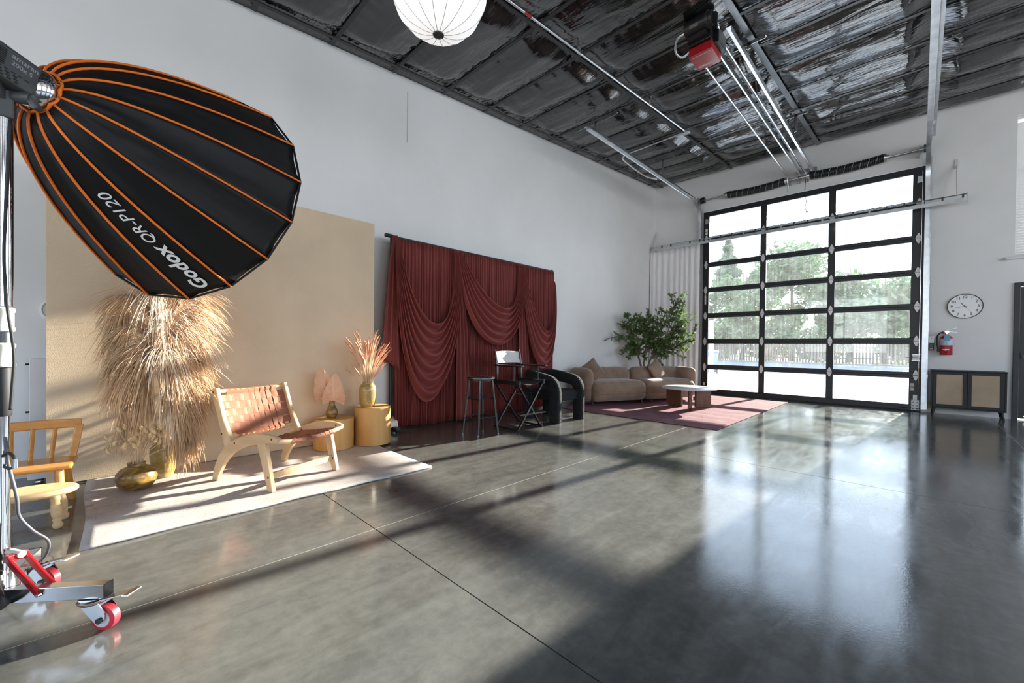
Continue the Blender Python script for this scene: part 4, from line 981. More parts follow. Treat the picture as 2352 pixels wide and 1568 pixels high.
def sc_(u,v): y=lerp(-.225,.225,u); return (lerp(-.20,.22,v),y,.615-.045*4*u*(1-u))
o=MB().grid(sc_,20,10).build('seat',M['canvas_b'],dc,smooth=180); q=o.modifiers.new('t','SOLIDIFY'); q.thickness=.005
def bc_(u,v): y=lerp(-.228,.228,u); z=lerp(.83,.985,v); return (-.172-.05*(z-.80)/.2-.03*4*u*(1-u)+.006*sin(z*60+u*7),y,z+.01*sin(u*3))
o=MB().grid(bc_,28,14).build('backrest',M['canvas_w'],dc,smooth=180); q=o.modifiers.new('t','SOLIDIFY'); q.thickness=.006

# ---- boucle armchair
def boucle():
    m=bpy.data.materials.new('black_boucle'); m.use_nodes=True; nt=m.node_tree; b=nt.nodes['Principled BSDF']
    v=nt.nodes.new('ShaderNodeTexVoronoi'); v.inputs['Scale'].default_value=75; nt.links.new(tcoord(nt),v.inputs['Vector'])
    n=noise(nt,tcoord(nt),120,3,.7); a=nt.nodes.new('ShaderNodeMath'); a.operation='ADD'; nt.links.new(v.outputs['Distance'],a.inputs[0]); nt.links.new(n,a.inputs[1])
    nt.links.new(bump(nt,a.outputs[0],1.0,.02),b.inputs['Normal']); nt.links.new(ramp(nt,n,[(.3,(.005,.0055,.007)),(.7,(.020,.021,.024))]),b.inputs['Base Color'])
    b.inputs['Roughness'].default_value=.85; b.inputs['Specular IOR Level'].default_value=.2; b.inputs['Sheen Weight'].default_value=.08; b.inputs['Sheen Roughness'].default_value=.4; return m
M['boucle']=boucle()
ac=thing('armchair','black boucle armchair with rounded arms beside the sofa','armchair',(-3.56,4.72,0))
half=[(0,-.275,0),(0,-.275,.20),(0,-.275,.40),(-.015,-.275,.485),(-.055,-.275,.545),(-.12,-.275,.575),(-.25,-.275,.60),(-.40,-.265,.62),(-.53,-.22,.632),(-.62,-.12,.638),(-.645,0,.64)]
path=crom(half,5); path=path+[Vector((p.x,-p.y,p.z)) for p in path[-2::-1]]
def rsec(w_,h_,n=16,p=3.2):
    out=[]
    for k in range(n):
        a=2*pi*k/n; c,s_=cos(a),sin(a); out.append((math.copysign(abs(c)**(2/p),c)*w_/2,math.copysign(abs(s_)**(2/p),s_)*h_/2))
    return out
V=[];n=len(path); sec=rsec(.125,.165)
side_prev=None
for i,p in enumerate(path):
    T=(path[min(i+1,n-1)]-path[max(i-1,0)]).normalized()
    hz=Vector((T.x,T.y,0))
    if hz.length>.25: side=Vector((0,0,1)).cross(hz).normalized()
    else: side=Vector((0,-1,0)) if p.y<0 else Vector((0,1,0))
    if p.y<-.2: side=Vector((0,1,0)) if side.y>0 else Vector((0,-1,0))
    if side_prev is not None and side.dot(side_prev)<0: side=-side
    side_prev=side; U=T.cross(side).normalized(); S=U.cross(T).normalized()
    for a,b in sec: V.append(p+S*a+U*b)
ns=len(sec); F=[tuple(range(ns-1,-1,-1)),tuple((n-1)*ns+k for k in range(ns))]
for i in range(n-1):
    for k in range(ns): F.append((i*ns+k,i*ns+(k+1)%ns,(i+1)*ns+(k+1)%ns,(i+1)*ns+k))
MB().add(V,F).build('arm_band',M['boucle'],ac,smooth=60)
MB().box(-.60,.02,-.225,.225,.285,.445).build('seat',M['boucle'],ac,bevel=.045,seg=4,smooth=60) if False else obj('seat',MB().box(-.60,.02,-.222,.222,.285,.445).mesh('seat',60),M['boucle'],ac,.045,None,4)
for y in (-.22,.22): obj('rear_leg',MB().box(-.62,-.48,y-.06,y+.06,0,.60 if False else .45).mesh('rear_leg',60),M['boucle'],ac,.04,None,4)
obj('back_panel',MB().box(-.68,-.58,-.22,.22,.30,.62).mesh('back_panel',60),M['boucle'],ac,.04,None,4) if False else None

# ---- sofa modules
def suede():
    m=bpy.data.materials.new('brown_suede'); m.use_nodes=True; nt=m.node_tree; b=nt.nodes['Principled BSDF']
    f=noise(nt,tcoord(nt),5,6,.65); nt.links.new(ramp(nt,f,[(.3,(.205,.135,.092)),(.7,(.32,.215,.15))]),b.inputs['Base Color'])
    b.inputs['Roughness'].default_value=.85; b.inputs['Sheen Weight'].default_value=.3; b.inputs['Specular IOR Level'].default_value=.2
    nt.links.new(bump(nt,noise(nt,tcoord(nt),60,3),.12,.01),b.inputs['Normal']); return m
M['suede']=suede(); M['seam']=mat('suede_piping',(.20,.13,.09),.8)
SRZ=atan2(-.376,.927)
def soft(name,x0,x1,y0,y1,z0,z1,par,r=.11,puff=.03):
    """rounded upholstered block: superellipsoid shell"""
    c=Vector(((x0+x1)/2,(y0+y1)/2,(z0+z1)/2)); d=Vector(((x1-x0)/2,(y1-y0)/2,(z1-z0)/2)); mb=MB(); n=20
    bm=bmesh.new(); bmesh.ops.create_cube(bm,size=2); bmesh.ops.subdivide_edges(bm,edges=bm.edges,cuts=n,use_grid_fill=True)
    for v in bm.verts:
        q=Vector((v.co.x*d.x,v.co.y*d.y,v.co.z*d.z)); inn=Vector((max(-d.x+r,min(d.x-r,q.x)),max(-d.y+r,min(d.y-r,q.y)),max(-d.z+r,min(d.z-r,q.z)))); e=q-inn
        # remap so corner subdivisions spread round the fillet
        w_=e.normalized()*r if e.length>1e-6 else Vector((0,0,0))
        if e.length>1e-6: q=inn+w_
        q.z+=puff*(1-(v.co.x)**2)*(1-(v.co.y)**4)*(1 if v.co.z>0 else 0); q.x+=puff*.6*(1-v.co.z**2)*(1-v.co.y**4)*(1 if v.co.x>0 else 0)
        q+=Vector((0,0,.006*mnoise.noise((q.x*4+x0,q.y*4+y0,q.z*4))))
        v.co=q+c
    me=bpy.data.meshes.new(name); bm.to_mesh(me); bm.free(); me.polygons.foreach_set('use_smooth',[True]*len(me.polygons)); return obj(name,me,M['suede'],par)
def sofa(label,s0,arm):
    P=Vector((-4.12,6.10,.012))+Vector((.376,.927,0))*s0
    t=thing('sofa_module',label,'sofa',P,SRZ,'two sofa halves pushed together'); W_=1.325
    ya,yb=(0.14,W_) if arm<0 else (0,W_-.14)
    st_=soft('seat_cushion',-.66,0,ya-.04,yb+.04 if arm>0 else yb,.055,.415,t,.12,.03)
    soft('backrest',-.725,-.47,ya-.10 if arm<0 else .015,yb-.015 if arm<0 else yb+.10,.06,.655,t,.115,.015)
    if arm<0: soft('armrest',-.72,-.10,-.03,.20,.06,.655,t,.11,.01)
    else: soft('armrest',-.72,-.10,W_-.20,W_+.03,.06,.655,t,.11,.01)
    pts=[(.022,lerp(ya+.02,yb-.05,k/14),.205-.006*sin(pi*k/14)) for k in range(15)]
    MB().tube(pts,.0045,5).build('piping',M['seam'],st_)
    for x in (-.08,-.6):
        for y in (.12,W_-.10): MB().cyl((x,y,0),(x,y,.07),.018,10).build('leg',M['black_plastic'],t,smooth=40)
    return t
sofa('brown suede sofa half with rounded arm nearest the black armchair',0,-1)
sofa('brown suede sofa half with rounded arm beside the overhead door',1.345,1)
def cushion(label,s_,dx,z,rot,size=.40):
    P=Vector((-4.12,6.10,0))+Vector((.376,.927,0))*s_+Vector((.927,-.376,0))*dx; P.z=z
    def fn(u,v):
        x=2*u-1; y=2*v-1; k=(1-abs(x)**2.6)*(1-abs(y)**2.6); pin=1-.07*(1-abs(x)**2)*abs(y)**2
        return x,y,k
    mb=MB(); n=22; V=[]; 
    for sgn in (1,-1):
        for j in range(n):
            for i in range(n):
                x,y,k=fn(i/(n-1),j/(n-1)); ex=x*(1-.07*(1-y*y)*abs(x)); ey=y*(1-.07*(1-x*x)*abs(y)); V.append((sgn*.075*max(0,k)**.55,ex*size/2,ey*size/2))
    F=[]
    for s2 in (0,1):
        for j in range(n-1):
            for i in range(n-1):
                b=s2*n*n+j*n+i; F.append((b,b+1,b+n+1,b+n))
    mb.add(V,F); me=mb.mesh('throw_cushion',180); bm=bmesh.new(); bm.from_mesh(me); bmesh.ops.remove_doubles(bm,verts=bm.verts,dist=1e-4); bm.to_mesh(me); bm.free()
    o=obj('throw_cushion',me,M['suede']); o.location=P; o.rotation_euler=rot; return tag(o,label,'cushion')
cushion('brown suede cushion leaning on the left sofa arm',.30,-.40,.60,(R(38),R(-16),SRZ+R(-38)),.40)
cushion('brown suede cushion leaning on the right half of the sofa',1.90,-.42,.60,(R(28),R(-18),SRZ+R(12)),.40)

# ---- rose rug
def rug2():
    m=rug_mat('faded_rose_rug',(.135,.055,.07),(.225,.105,.12),(.32,.17,.175),40,.3); return m
M['rug2']=rug2()
def r2f(u,v):
    x=lerp(-4.42,-1.835,u); y=lerp(5.615,9.66,v); z=.009
    r_=mnoise.noise((x*.7+2,y*4.5,1)); r3=mnoise.noise((x*.5-3,y*9,5)); z+=.010*max(0,r_)*sm((x+4.2)/1.2)+.005*max(0,r3)*sm((x+4.2)/1.5)
    if v<.02 or v>.98 or u>.99: z=.008
    return (x+3.3,y-7.64+.012*sin(u*40)*(1 if v in (0,1) else 0),z)
o=MB().grid(r2f,80,240).build('area_rug',M['rug2'],smooth=180,loc=(-3.3,7.64,0)); q=o.modifiers.new('t','SOLIDIFY'); q.thickness=.006; q.offset=-1
tag(o,'faded rose area rug under the sofa and coffee table','rug')
# ---- coffee table
M['walnut']=wood('walnut_veneer',(.165,.075,.035),(.085,.036,.017),3,'Z',.4,5); M['stone']=mat('white_stone',(.66,.66,.66),.3,var=.05)
tb=thing('coffee_table','round coffee table with pale stone top and walnut panel legs','table',(-2.86,7.31,.015))
MB().lathe([(0,.335),(.440,.335),(.452,.340),(.455,.350),(.452,.358),(.444,.362),(0,.362)],64).build('top',M['stone'],tb,smooth=40)
for a in (-65,57,172):
    mb=MB(); mb.m=Matrix.Rotation(R(a),4,'Z'); mb.prism([(.13,0),(.36,0),(.40,.012),(.425,.05),(.425,.335),(.13,.335)],1,-.026,.026); mb.build('leg_panel',M['walnut'],tb,bevel=.003)
# ---- olive tree
M['olive']=leaf_mat('olive_leaves',(.13,.20,.07),.35); M['olivebark']=mat('olive_bark',(.20,.15,.11),.9,var=.3,bmp=(30,.6))
ot=thing('olive_tree','leafy potted olive tree standing behind the sofa','potted tree',(-4.28,8.46,0))
O=Vector((-4.28,8.46,0))
MB().lathe([(0,.02),(.13,.02),(.16,.06),(.185,.34),(.19,.38),(.175,.38),(.165,.34),(0,.33)],28).build('pot',mat('grey_clay',(.25,.24,.23),.8),ot,smooth=40)
tg=[(-4.79,8.19,1.38),(-4.57,8.29,1.14),(-4.62,8.27,1.77),(-4.25,8.45,1.86),(-4.37,8.39,1.43),(-4.12,8.51,1.33),(-3.77,8.68,1.94),(-3.64,8.75,2.0),(-3.41,8.86,1.84),(-3.89,8.63,1.62),(-3.65,8.74,1.52),(-3.53,8.8,1.15),(-3.8,8.67,1.05),(-4.04,8.55,.95),(-4.45,8.35,1.04),(-3.43,8.85,1.29),(-4.09,8.53,1.67),(-4.5,8.33,1.57),(-3.75,8.7,1.3),(-4.3,8.42,1.65),(-3.62,8.74,1.72),(-3.95,8.6,1.2),(-4.15,8.5,1.5)]
rnd=random.Random(4); wood_=MB(); lv=MB()
stems=[[(0,0,.3),(-.03,.02,.7),(.02,.0,.95)],[(0,0,.3),(.07,.03,.68),(.14,.06,.9)],[(0,0,.3),(-.10,-.03,.75),(-.16,-.06,.95)]]
for s_ in stems: wood_.tube(crom(s_,5),[lerp(.028,.018,k/10) for k in range(11)],8)
def leafy(C):
    for k in range(2,len(C)):
        for _ in range(3):
            p=C[k].lerp(C[k-1],rnd.random()); T=(C[k]-C[k-1]).normalized()
            d=(T*.7+Vector((rnd.gauss(0,.6),rnd.gauss(0,.6),rnd.gauss(.1,.5)))).normalized(); s2=d.cross(Vector((rnd.gauss(0,1),rnd.gauss(0,1),rnd.gauss(0,1)))).normalized(); L_=rnd.uniform(.05,.10); w_=L_*.17
            lv.add([p,p+d*L_*.35+s2*w_,p+d*L_*.7+s2*w_*.9,p+d*L_,p+d*L_*.7-s2*w_*.9,p+d*L_*.35-s2*w_],[(0,1,2,3),(0,3,4,5)])
for g_ in tg:
    G=Vector(g_)-O; G.x=max(G.x,XW+.22-O.x); s_=min(stems,key=lambda q:(Vector(q[-1])-G).length); b=Vector(s_[-1]).lerp(Vector(s_[1]),rnd.random()*.4); mid=b.lerp(G,.5)+Vector((rnd.gauss(0,.04),rnd.gauss(0,.06),-.03))
    C=crom([b,mid,G],6); wood_.tube(C,[lerp(.013,.003,k/(len(C)-1)) for k in range(len(C))],6,caps=False)
    for _ in range(9):
        q=C[rnd.randrange(5,len(C))]; e=q+Vector((rnd.gauss(0,.14),rnd.gauss(0,.15),rnd.gauss(.09,.14))); e.x=max(e.x,XW+.12-O.x); TW=crom([q,q.lerp(e,.5)+Vector((0,0,-.015)),e],4); wood_.tube(TW,.0022,4,caps=False); leafy(TW); 
        if rnd.random()<.6: leafy(TW)
wood_.build('branches',M['olivebark'],ot,smooth=60); me=bpy.data.meshes.new('foliage'); me.from_pydata(lv.v,[],lv.f); o=obj('foliage',me,M['olive'],ot); o['kind']='stuff'
# ================================================================ far right wall
M['cab']=mat('charcoal_lacquer',(.011,.012,.014),.45,var=.1,spec=.35); M['cane']=mat('woven_cane',(.50,.38,.26),.7,var=.12,vscale=3,bmp=(260,.6))
cr=thing('credenza','low black credenza with two woven cane doors under the clock','cabinet',(.552,9.87,0))
MB().box(-.405,.405,-.185,.185,.128,.148).box(-.405,-.385,-.185,.185,.148,.728).box(.385,.405,-.185,.185,.148,.728).box(-.385,.385,.17,.185,.148,.728).build('body',M['cab'],cr,bevel=.002)
MB().box(-.412,.412,-.195,.185,.728,.75).build('top',M['cab'],cr,bevel=.003)
for s_ in (-1,1):
    x0,x1=(-.383,-.002) if s_<0 else (.002,.383)
    d=MB(); d.box(x0,x0+.045,-.187,-.168,.15,.726); d.box(x1-.045,x1,-.187,-.168,.15,.726); d.box(x0+.045,x1-.045,-.187,-.168,.15,.195); d.box(x0+.045,x1-.045,-.187,-.168,.681,.726); d=d.build('door',M['cab'],cr,bevel=.002)
    MB().box(x0+.04,x1-.04,-.180,-.172,.19,.686).build('cane_panel',M['cane'],d)
    MB().cyl((-.022*-s_,-.187,.43),(-.022*-s_,-.20,.43),.008,10).build('knob',M['black_metal'],d,smooth=40)
for x in (-.36,.36):
    for y in (-.14,.14):
        sx=1 if x>0 else -1; MB().tube([(x,y,.13),(x+.022*sx,y*1.12,0)],[.021,.013],10).build('leg',M['cab'],cr,smooth=40)
# clock
ck=thing('wall_clock','round white wall clock with thin black rim','clock',(.527,YF,1.805)); ck.rotation_euler=(pi/2,0,0)
M['clockface']=mat('clock_face',(.58,.58,.57),.25,var=.02,coat=.6,coat_r=.03)
MB().lathe([(0,.002),(.196,.002),(.196,.014),(0,.014)],64).build('face',M['clockface'],ck,smooth=30)
MB().lathe([(.193,.0),(.202,.0),(.204,.012),(.202,.026),(.194,.026),(.193,.014),(.193,0)],64).build('rim',M['black_metal'],ck,smooth=40)
for h in range(1,13):
    a=pi/2-h*pi/6; o=obj('numeral',text_mesh(str(h),.058,bold=.0006),M['print_black'],ck); o.location=(cos(a)*.150,sin(a)*.150,.0148)
    mb=MB(); mb.m=Matrix.Rotation(a,4,'Z'); mb.box(.176,.190,-.0015,.0015,.0142,.0152); mb.build('hour_mark',M['print_black'],ck)
for nm,an,L_,w_,z in (('hour_hand',10.72*30,.078,.009,.0165),('minute_hand',43*6,.125,.0055,.018),('second_hand',24*6,.15,.0022,.0195)):
    a=pi/2-R(an); mb=MB(); mb.m=Matrix.Rotation(a,4,'Z'); mb.prism([(-.025,-w_/2),(L_*.9,-w_*.4),(L_,0),(L_*.9,w_*.4),(-.025,w_/2)],2,z,z+.001); mb.build(nm,M['print_black'],ck)
MB().cyl((0,0,.014),(0,0,.022),.007,12).build('centre_cap',M['black_metal'],ck,smooth=40)
# extinguisher
ex=thing('fire_extinguisher','red fire extinguisher hung on the wall below the clock','fire extinguisher',(.322,YF-.098,.995))
MB().lathe([(.0,.0),(.072,0),(.076,.006),(.076,.27),(.070,.30),(.045,.325),(.022,.335),(.020,.35),(0,.35)],32).build('cylinder',M['red_plastic'],ex,smooth=40)
M['exlabel']=mat('printed_label',(.62,.64,.66),.5,col2=(.35,.42,.55),vscale=45)
def arcband(r,a0,a1,z0,z1,n=16):
    mb=MB(); return mb.grid(lambda u,v:(r*cos(lerp(a0,a1,u)),r*sin(lerp(a0,a1,u)),lerp(z0,z1,v)),n,2)
arcband(.0768,R(-178),R(-2),.16,.27).build('label',M['exlabel'],ex,smooth=180)
lg=MB(); 
for s_ in (1,-1):
    lg.grid(lambda u,v:(.0770*cos(R(-96)+s_*R(34)*u),.0770*sin(R(-96)+s_*R(34)*u),lerp(.072+.022*u,.098-.0*u,v)),8,2)
lg.build('emblem',M['print_white'],ex,smooth=180)
M['tagblue']=mat('inspection_tag',(.10,.40,.58),.5,var=.1)
MB().box(-.025,.04,-.092,-.0905,.235,.335).build('inspection_tag',M['tagblue'],ex)
MB().cyl((0,0,.345),(0,0,.39),.018,12).box(-.02,.03,-.015,.015,.375,.395).build('valve',M['steel'],ex,smooth=40)
MB().bar((-.01,0,.395),(.13,-.02,.375),.022,.006).build('handle',M['steel'],ex,bevel=.002); MB().bar((-.01,0,.405),(.12,-.02,.452),.022,.006).build('lever',M['steel'],ex,bevel=.002)
MB().cyl((-.03,-.01,.375),(-.045,-.02,.375),.02,12).build('gauge',M['red_plastic'],ex,smooth=40)
MB().tube(crom([(-.015,-.01,.375),(-.07,-.02,.37),(-.105,-.02,.31),(-.108,-.02,.2),(-.092,-.02,.10)],8),.0105,8).build('hose',M['black_rubber'],ex,smooth=60)
MB().cyl((-.092,-.02,.105),(-.090,-.02,.055),.015,10).build('nozzle',M['black_plastic'],ex,smooth=40)
MB().box(-.02,.02,.07,.098,.25,.36).build('wall_hook',M['steel'],ex); MB().tube([(.0775*cos(2*pi*k/24),.0775*sin(2*pi*k/24),.155) for k in range(24)],.003,5,closed=True).build('strap',M['black_plastic'],ex)
# control station
cs=thing('door_control_station','white switch plate above a small black three-button station','wall switch',(.148,YF,1.07))
MB().box(-.035,.035,-.012,0,.125,.243).build('switch_plate',M['white_plate'],cs,bevel=.003); MB().cyl((0,-.012,.21),(0,-.018,.21),.007,10).build('key_switch',M['darksteel'],cs)
MB().box(-.03,.03,-.05,0,0,.122).build('button_box',M['black_plastic'],cs,bevel=.004)
M['green_btn']=mat('green_button',(.02,.16,.10),.4)
for z,m in ((.095,M['green_btn']),(.062,M['green_btn']),(.028,M['red_plastic'])): MB().box(-.018,.018,-.056,-.05,z-.011,z+.011).build('button',m,cs,bevel=.002)
se=thing('safety_sensor','small yellow door safety sensor mounted low beside the track','sensor',(.118,YF-.02,.10))
MB().box(-.05,.04,-.03,.018,0,.05).build('housing',M['yellow'],se,bevel=.003); MB().cyl((-.05,-.006,.025),(-.055,-.006,.025),.014,10).build('lens',M['black_plastic'],se)
MB().tube(crom([(.03,.01,.05),(.035,.012,.13),(.05,.013,.2),(.045,.014,.28)],5),.0025,5).build('cable',M['print_black'],se)

# ================================================================ studio light on rolling stand
SC=Vector((-2.857,.374,1.874)); SN=Vector((-.636,.749,-.185)).normalized()
SA=SN.cross(Vector((0,0,1))).normalized(); SB=SN.cross(SA)
DEPTH,RR,R0=.715,.60,.082
sb=thing('softbox','large black parabolic softbox with orange piping','softbox',SC)
def prof(q): return R0+(RR-R0)*(q**.60) # q 0 apex .. 1 rim
PH0=-.891
def spt(ang,q,dr=0):
    r=prof(q)+dr; return SA*(r*cos(ang))+SB*(r*sin(ang))-SN*(DEPTH*(1-q))
ND=24
for k in range(16):
    a0=PH0+k*2*pi/16; a1=a0+2*pi/16
    def fn(u,v,a0=a0,a1=a1,k=k):
        q=v**1.5; p=spt(a0,q).lerp(spt(a1,q),u); c=4*u*(1-u)
        ax=-SN*(DEPTH*(1-q)); rad=(p-ax)
        wr=.010*mnoise.noise((q*9+k*3.1,u*3.0,k*1.7))*c*(1-q)+.006*mnoise.noise((q*5,u*6+k*2,3))*c
        return ax+rad*(1-.035*c*(1-.5*q))+rad.normalized()*wr
    o=MB().grid(fn,9,ND).build('fabric_panel',M['soft_fabric'],sb,smooth=180)
    q_=o.modifiers.new('t','SOLIDIFY'); q_.thickness=.003; q_.offset=-1
    wob=[.0]*(ND+1)
    pts=[spt(a0,(i/ND)**1.5,.004) for i in range(ND+1)]
    MB().tube(pts,.0052,6).build('piping',M['orange'],sb,smooth=180)
ring=[spt(2*pi*k/40,0,.004)-SN*.004+SN*.02*abs(sin(2*pi*k/40*4))*.4 for k in range(40)]
MB().tube(ring,.0065,6,closed=True).build('neck_piping',M['orange'],sb,smooth=180)
rim=[spt(PH0+k*2*pi/16,1,.001) for k in range(16)]
MB().tube(rim,.006,5,closed=True).build('rim_hem',M['soft_fabric'],sb)
# printed name on the lower panel
def panel_print(txt,size,q_c,k,u_c,m,nm,shear=0,bold=0):
    me=text_mesh(txt,size,shear,bold=bold)
    bm=bmesh.new(); bm.from_mesh(me); bmesh.ops.triangulate(bm,faces=bm.faces); bmesh.ops.subdivide_edges(bm,edges=[e for e in bm.edges if e.calc_length()>size*.35],cuts=1); bm.to_mesh(me); bm.free()
    a0=PH0+k*2*pi/16; a1=a0+2*pi/16
    # arc length table along the panel middle
    N=200; tab=[0]; P=[spt(a0,i/N).lerp(spt(a1,i/N),.5) for i in range(N+1)]
    for i in range(N): tab.append(tab[-1]+(P[i+1]-P[i]).length)
    sc0=tab[int(q_c*N)]
    for v in me.vertices:
        s_=sc0-v.co.x; i=0
        i=min(range(N),key=lambda j:abs(tab[j]-s_)); q=i/N+ (s_-tab[i])/(tab[min(i+1,N)]-tab[max(i-1,0)]+1e-9)*(1/N)*2
        q=max(.01,min(.999,q)); wd_=(spt(a1,q)-spt(a0,q)).length; u=u_c+v.co.y/wd_
        p=spt(a0,q).lerp(spt(a1,q),u); c=4*u*(1-u); ax=-SN*(DEPTH*(1-q)); rad=p-ax; v.co=ax+rad*(1-.035*c*(1-.5*q))+rad.normalized()*.008
    me.update(); return obj(nm,me,m,sb)
panel_print('Godox',.097,.785,5,.50,M['print_white'],'lettering',.12,.003)
panel_print('QR-P120',.068,.430,5,.50,M['print_white'],'lettering',.18,.0005)
# silver speed ring
rg_=thing('softbox_mount','polished silver mounting ring between light and softbox','mount ring',SC-SN*(DEPTH+.005))
def on(p,L_,a): return p
mb=MB(); pr=[]
def ringpt(r,a,l): return SA*(r*cos(a))+SB*(r*sin(a))+SN*l
mb.grid(lambda u,v:ringpt([.058,.074,.078,.070,.052][int(round(v*4))],2*pi*u,[-.045,-.03,0,.03,.035][int(round(v*4))]),40,5,True).build('ring',M['chrome'],rg_,smooth=50)
for k in range(16):
    a=2*pi*k/16; MB().cyl(ringpt(.062,a,-.01),ringpt(.082,a,.012),.007,6).build('rod_socket',M['chrome'],rg_)
# light head
LC=SC-SN*(DEPTH+.04)
lh=thing('studio_light','dark grey LED studio light head behind the softbox','studio light',LC)
# local frame: x along SN, y side toward camera, z up
ys=SA; zs=ys.cross(SN) if ys.cross(SN).z>0 else SN.cross(ys)
LM=Matrix((SN,ys,zs)).transposed().to_4x4()
def lmb(): m_=MB(); m_.m=LM; return m_
m_=lmb(); oc=[(-.056,-.03),(-.056,.045),(-.04,.062),(.04,.062),(.056,.045),(.056,-.03),(.042,-.058),(-.042,-.058)]
m_.prism(oc,0,-.34,-.005); m_.build('housing',M['grey_plastic'],lh,bevel=.004)
m_=lmb(); m_.m=LM@Matrix.Rotation(0,4,'X'); m_.tube([(-.01,0,0),(.03,0,0)],.052,24); m_.build('bayonet',M['steel'],lh,smooth=40)
for k in range(9):
    m_=lmb(); z=-.022+k*.0068; m_.box(-.33,-.105,.0558,.0585,z,z+.0032); m_.build('cooling_fin',M['black_plastic'],lh)
for k in range(16):
    m_=lmb(); x=-.33+k*.019; m_.box(x,x+.012,.0540,.0565,-.032,-.027); m_.build('vent_slot',M['print_black'],lh)
for k in range(12):
    for j in range(3):
        m_=lmb(); x=-.30+k*.021+j*.006; z=-.038-j*.007; yy=.0545-j*.0042; m_.cbox((x,yy,z),(.010,.004,.004)); m_.build('vent_hole',M['print_black'],lh)
def side_text(txt,size,x,z,m):
    me=text_mesh(txt,size,bold=.0003)
    T=LM@Matrix(((1,0,0,x),(0,0,1,.0568),(0,1,0,z),(0,0,0,1)))
    # text x runs toward the softbox, up along local z
    flip=1
    for v in me.vertices: v.co=T@Vector((v.co.x*flip,v.co.y,0))
    return obj('lettering',me,m,lh)
side_text('amaran',.026,-.052,.028,M['print_grey']); side_text('200x S',.022,-.058,.002,M['print_grey'])
# stand
PX,PY=-2.392,-.252
sd=thing('light_stand','chrome rolling light stand with red-wheeled casters and white clamps','light stand',(PX,PY,0))
MB().cyl((0,0,1.18),(0,0,1.87),.0255,20).build('upper_pole',M['chrome'],sd,smooth=40)
def collar(z0,z1,r):
    c=MB().lathe([(r*.9,z0),(r*1.1,z0+.004),(r*1.1,z0+.014),(r,z0+.02),(r,z1-.02),(r*1.1,z1-.014),(r*1.1,z1-.004),(r*.9,z1)],24).build('collar',M['cream_plastic'],sd,smooth=40)
    MB().cyl((-.03,.0,(z0+z1)/2),(-.09,-.03,(z0+z1)/2),.013,10).build('clamp_knob',M['cream_plastic'],c,smooth=40)
collar(1.085,1.175,.0265); MB().cyl((0,0,1.04),(0,0,1.09),.021,16).build('middle_pole',M['darksteel'],sd,smooth=40); collar(.955,1.045,.0275)
MB().lathe([(.019,.775),(.0215,.78),(.0215,.95),(.019,.955)],20).build('foam_grip',M['black_rubber'],sd,smooth=40)
MB().cyl((0,0,.16),(0,0,.78),.0165,20).build('lower_pole',M['chrome'],sd,smooth=40)
MB().cyl((0,0,.08),(0,0,.20),.035,18).build('hub',M['steel'],sd,smooth=40)
m_=MB(); m_.box(-.03,.03,-.03,.03,1.865,1.97); m_.build('head_block',M['grey_plastic'],sd,bevel=.006)
tk=MB().cyl((.02,.03,1.95),(.05,.075,1.95),.022,12).build('tilt_knob',M['grey_plastic'],sd,smooth=40)
MB().bar((.04,.06,1.97),(.06,.09,1.91),.03,.02).build('tilt_lever',M['grey_plastic'],sd,bevel=.004)
MB().bar((0,0,1.94),tuple(LC-SN*.10-Vector((PX,PY,0))+Vector((0,0,-.05))),.03,.05).build('yoke',M['grey_plastic'],sd,bevel=.004)
def caster(p,ang,leg):
    P=Vector(p)
    c=Matrix.Translation(P)@Matrix.Rotation(ang,4,'Z')@Matrix.Scale(1.22,4)
    def mk(f,nm,m,sm=40,bev=0):
        b=MB(); b.m=c; f(b); return b.build(nm,m,leg,smooth=sm,bevel=bev)
    mk(lambda b:b.lathe([(0,.098),(.034,.098),(.038,.094),(.038,.088),(.034,.083),(0,.083)],24),'caster_plate',M['steel'])
    mk(lambda b:b.lathe([(.036,.0895),(.0388,.091),(.036,.0925)],24),'caster_seal',M['orange'])
    for s_ in (-1,1):
        mk(lambda b:b.prism([(-.03,.085),(.03,.088),(.052,.06),(.05,.038),(.036,.026),(.020,.03)],1,s_*.019-.0015,s_*.019+.0015),'caster_fork',M['steel'],30)
        mk(lambda b:b.cyl((.036,s_*.021,.036),(.036,s_*.025,.036),.009,10),'axle_nut',M['darksteel'])
    mk(lambda b:b.tube([(.036,-.013,.036),(.036,-.010,.036),(.036,.010,.036),(.036,.013,.036)],[.031,.036,.036,.031],28),'wheel',M['red_rubber'])
    mk(lambda b:b.cyl((.036,-.0145,.036),(.036,.0145,.036),.024,20),'wheel_hub',M['white_plate'])
    mk(lambda b:b.bar((.03,0,.092),(.105,0,.112),.034,.004).bar((.105,0,.112),(.122,0,.112),.05,.005),'brake_pedal',M['steel'],None,.001)
def leg(p0,p1,sw,ang):
    l=MB().bar((*p0,.146),(*p1,.146),.036,.05).build('leg',M['steel'],sd,bevel=.002); d=(Vector(p1)-Vector(p0)).normalized()
    MB().bar((*p1,.146),(p1[0]+d.x*.004,p1[1]+d.y*.004,.146),.038,.052).build('leg_cap',M['black_plastic'],sd)
    caster((sw[0],sw[1],0),ang,sd)
leg((.09,.015),(.292,.272),(.255,.236),R(45)); leg((-.05,.0),(-.262,.058),(-.25,.064),R(45)); leg((-.01,-.06),(-.10,-.36),(-.095,-.345),R(-80))
MB().box(-.07,.10,-.075,.05,.12,.172).build('base_plate',M['steel'],sd,bevel=.004)
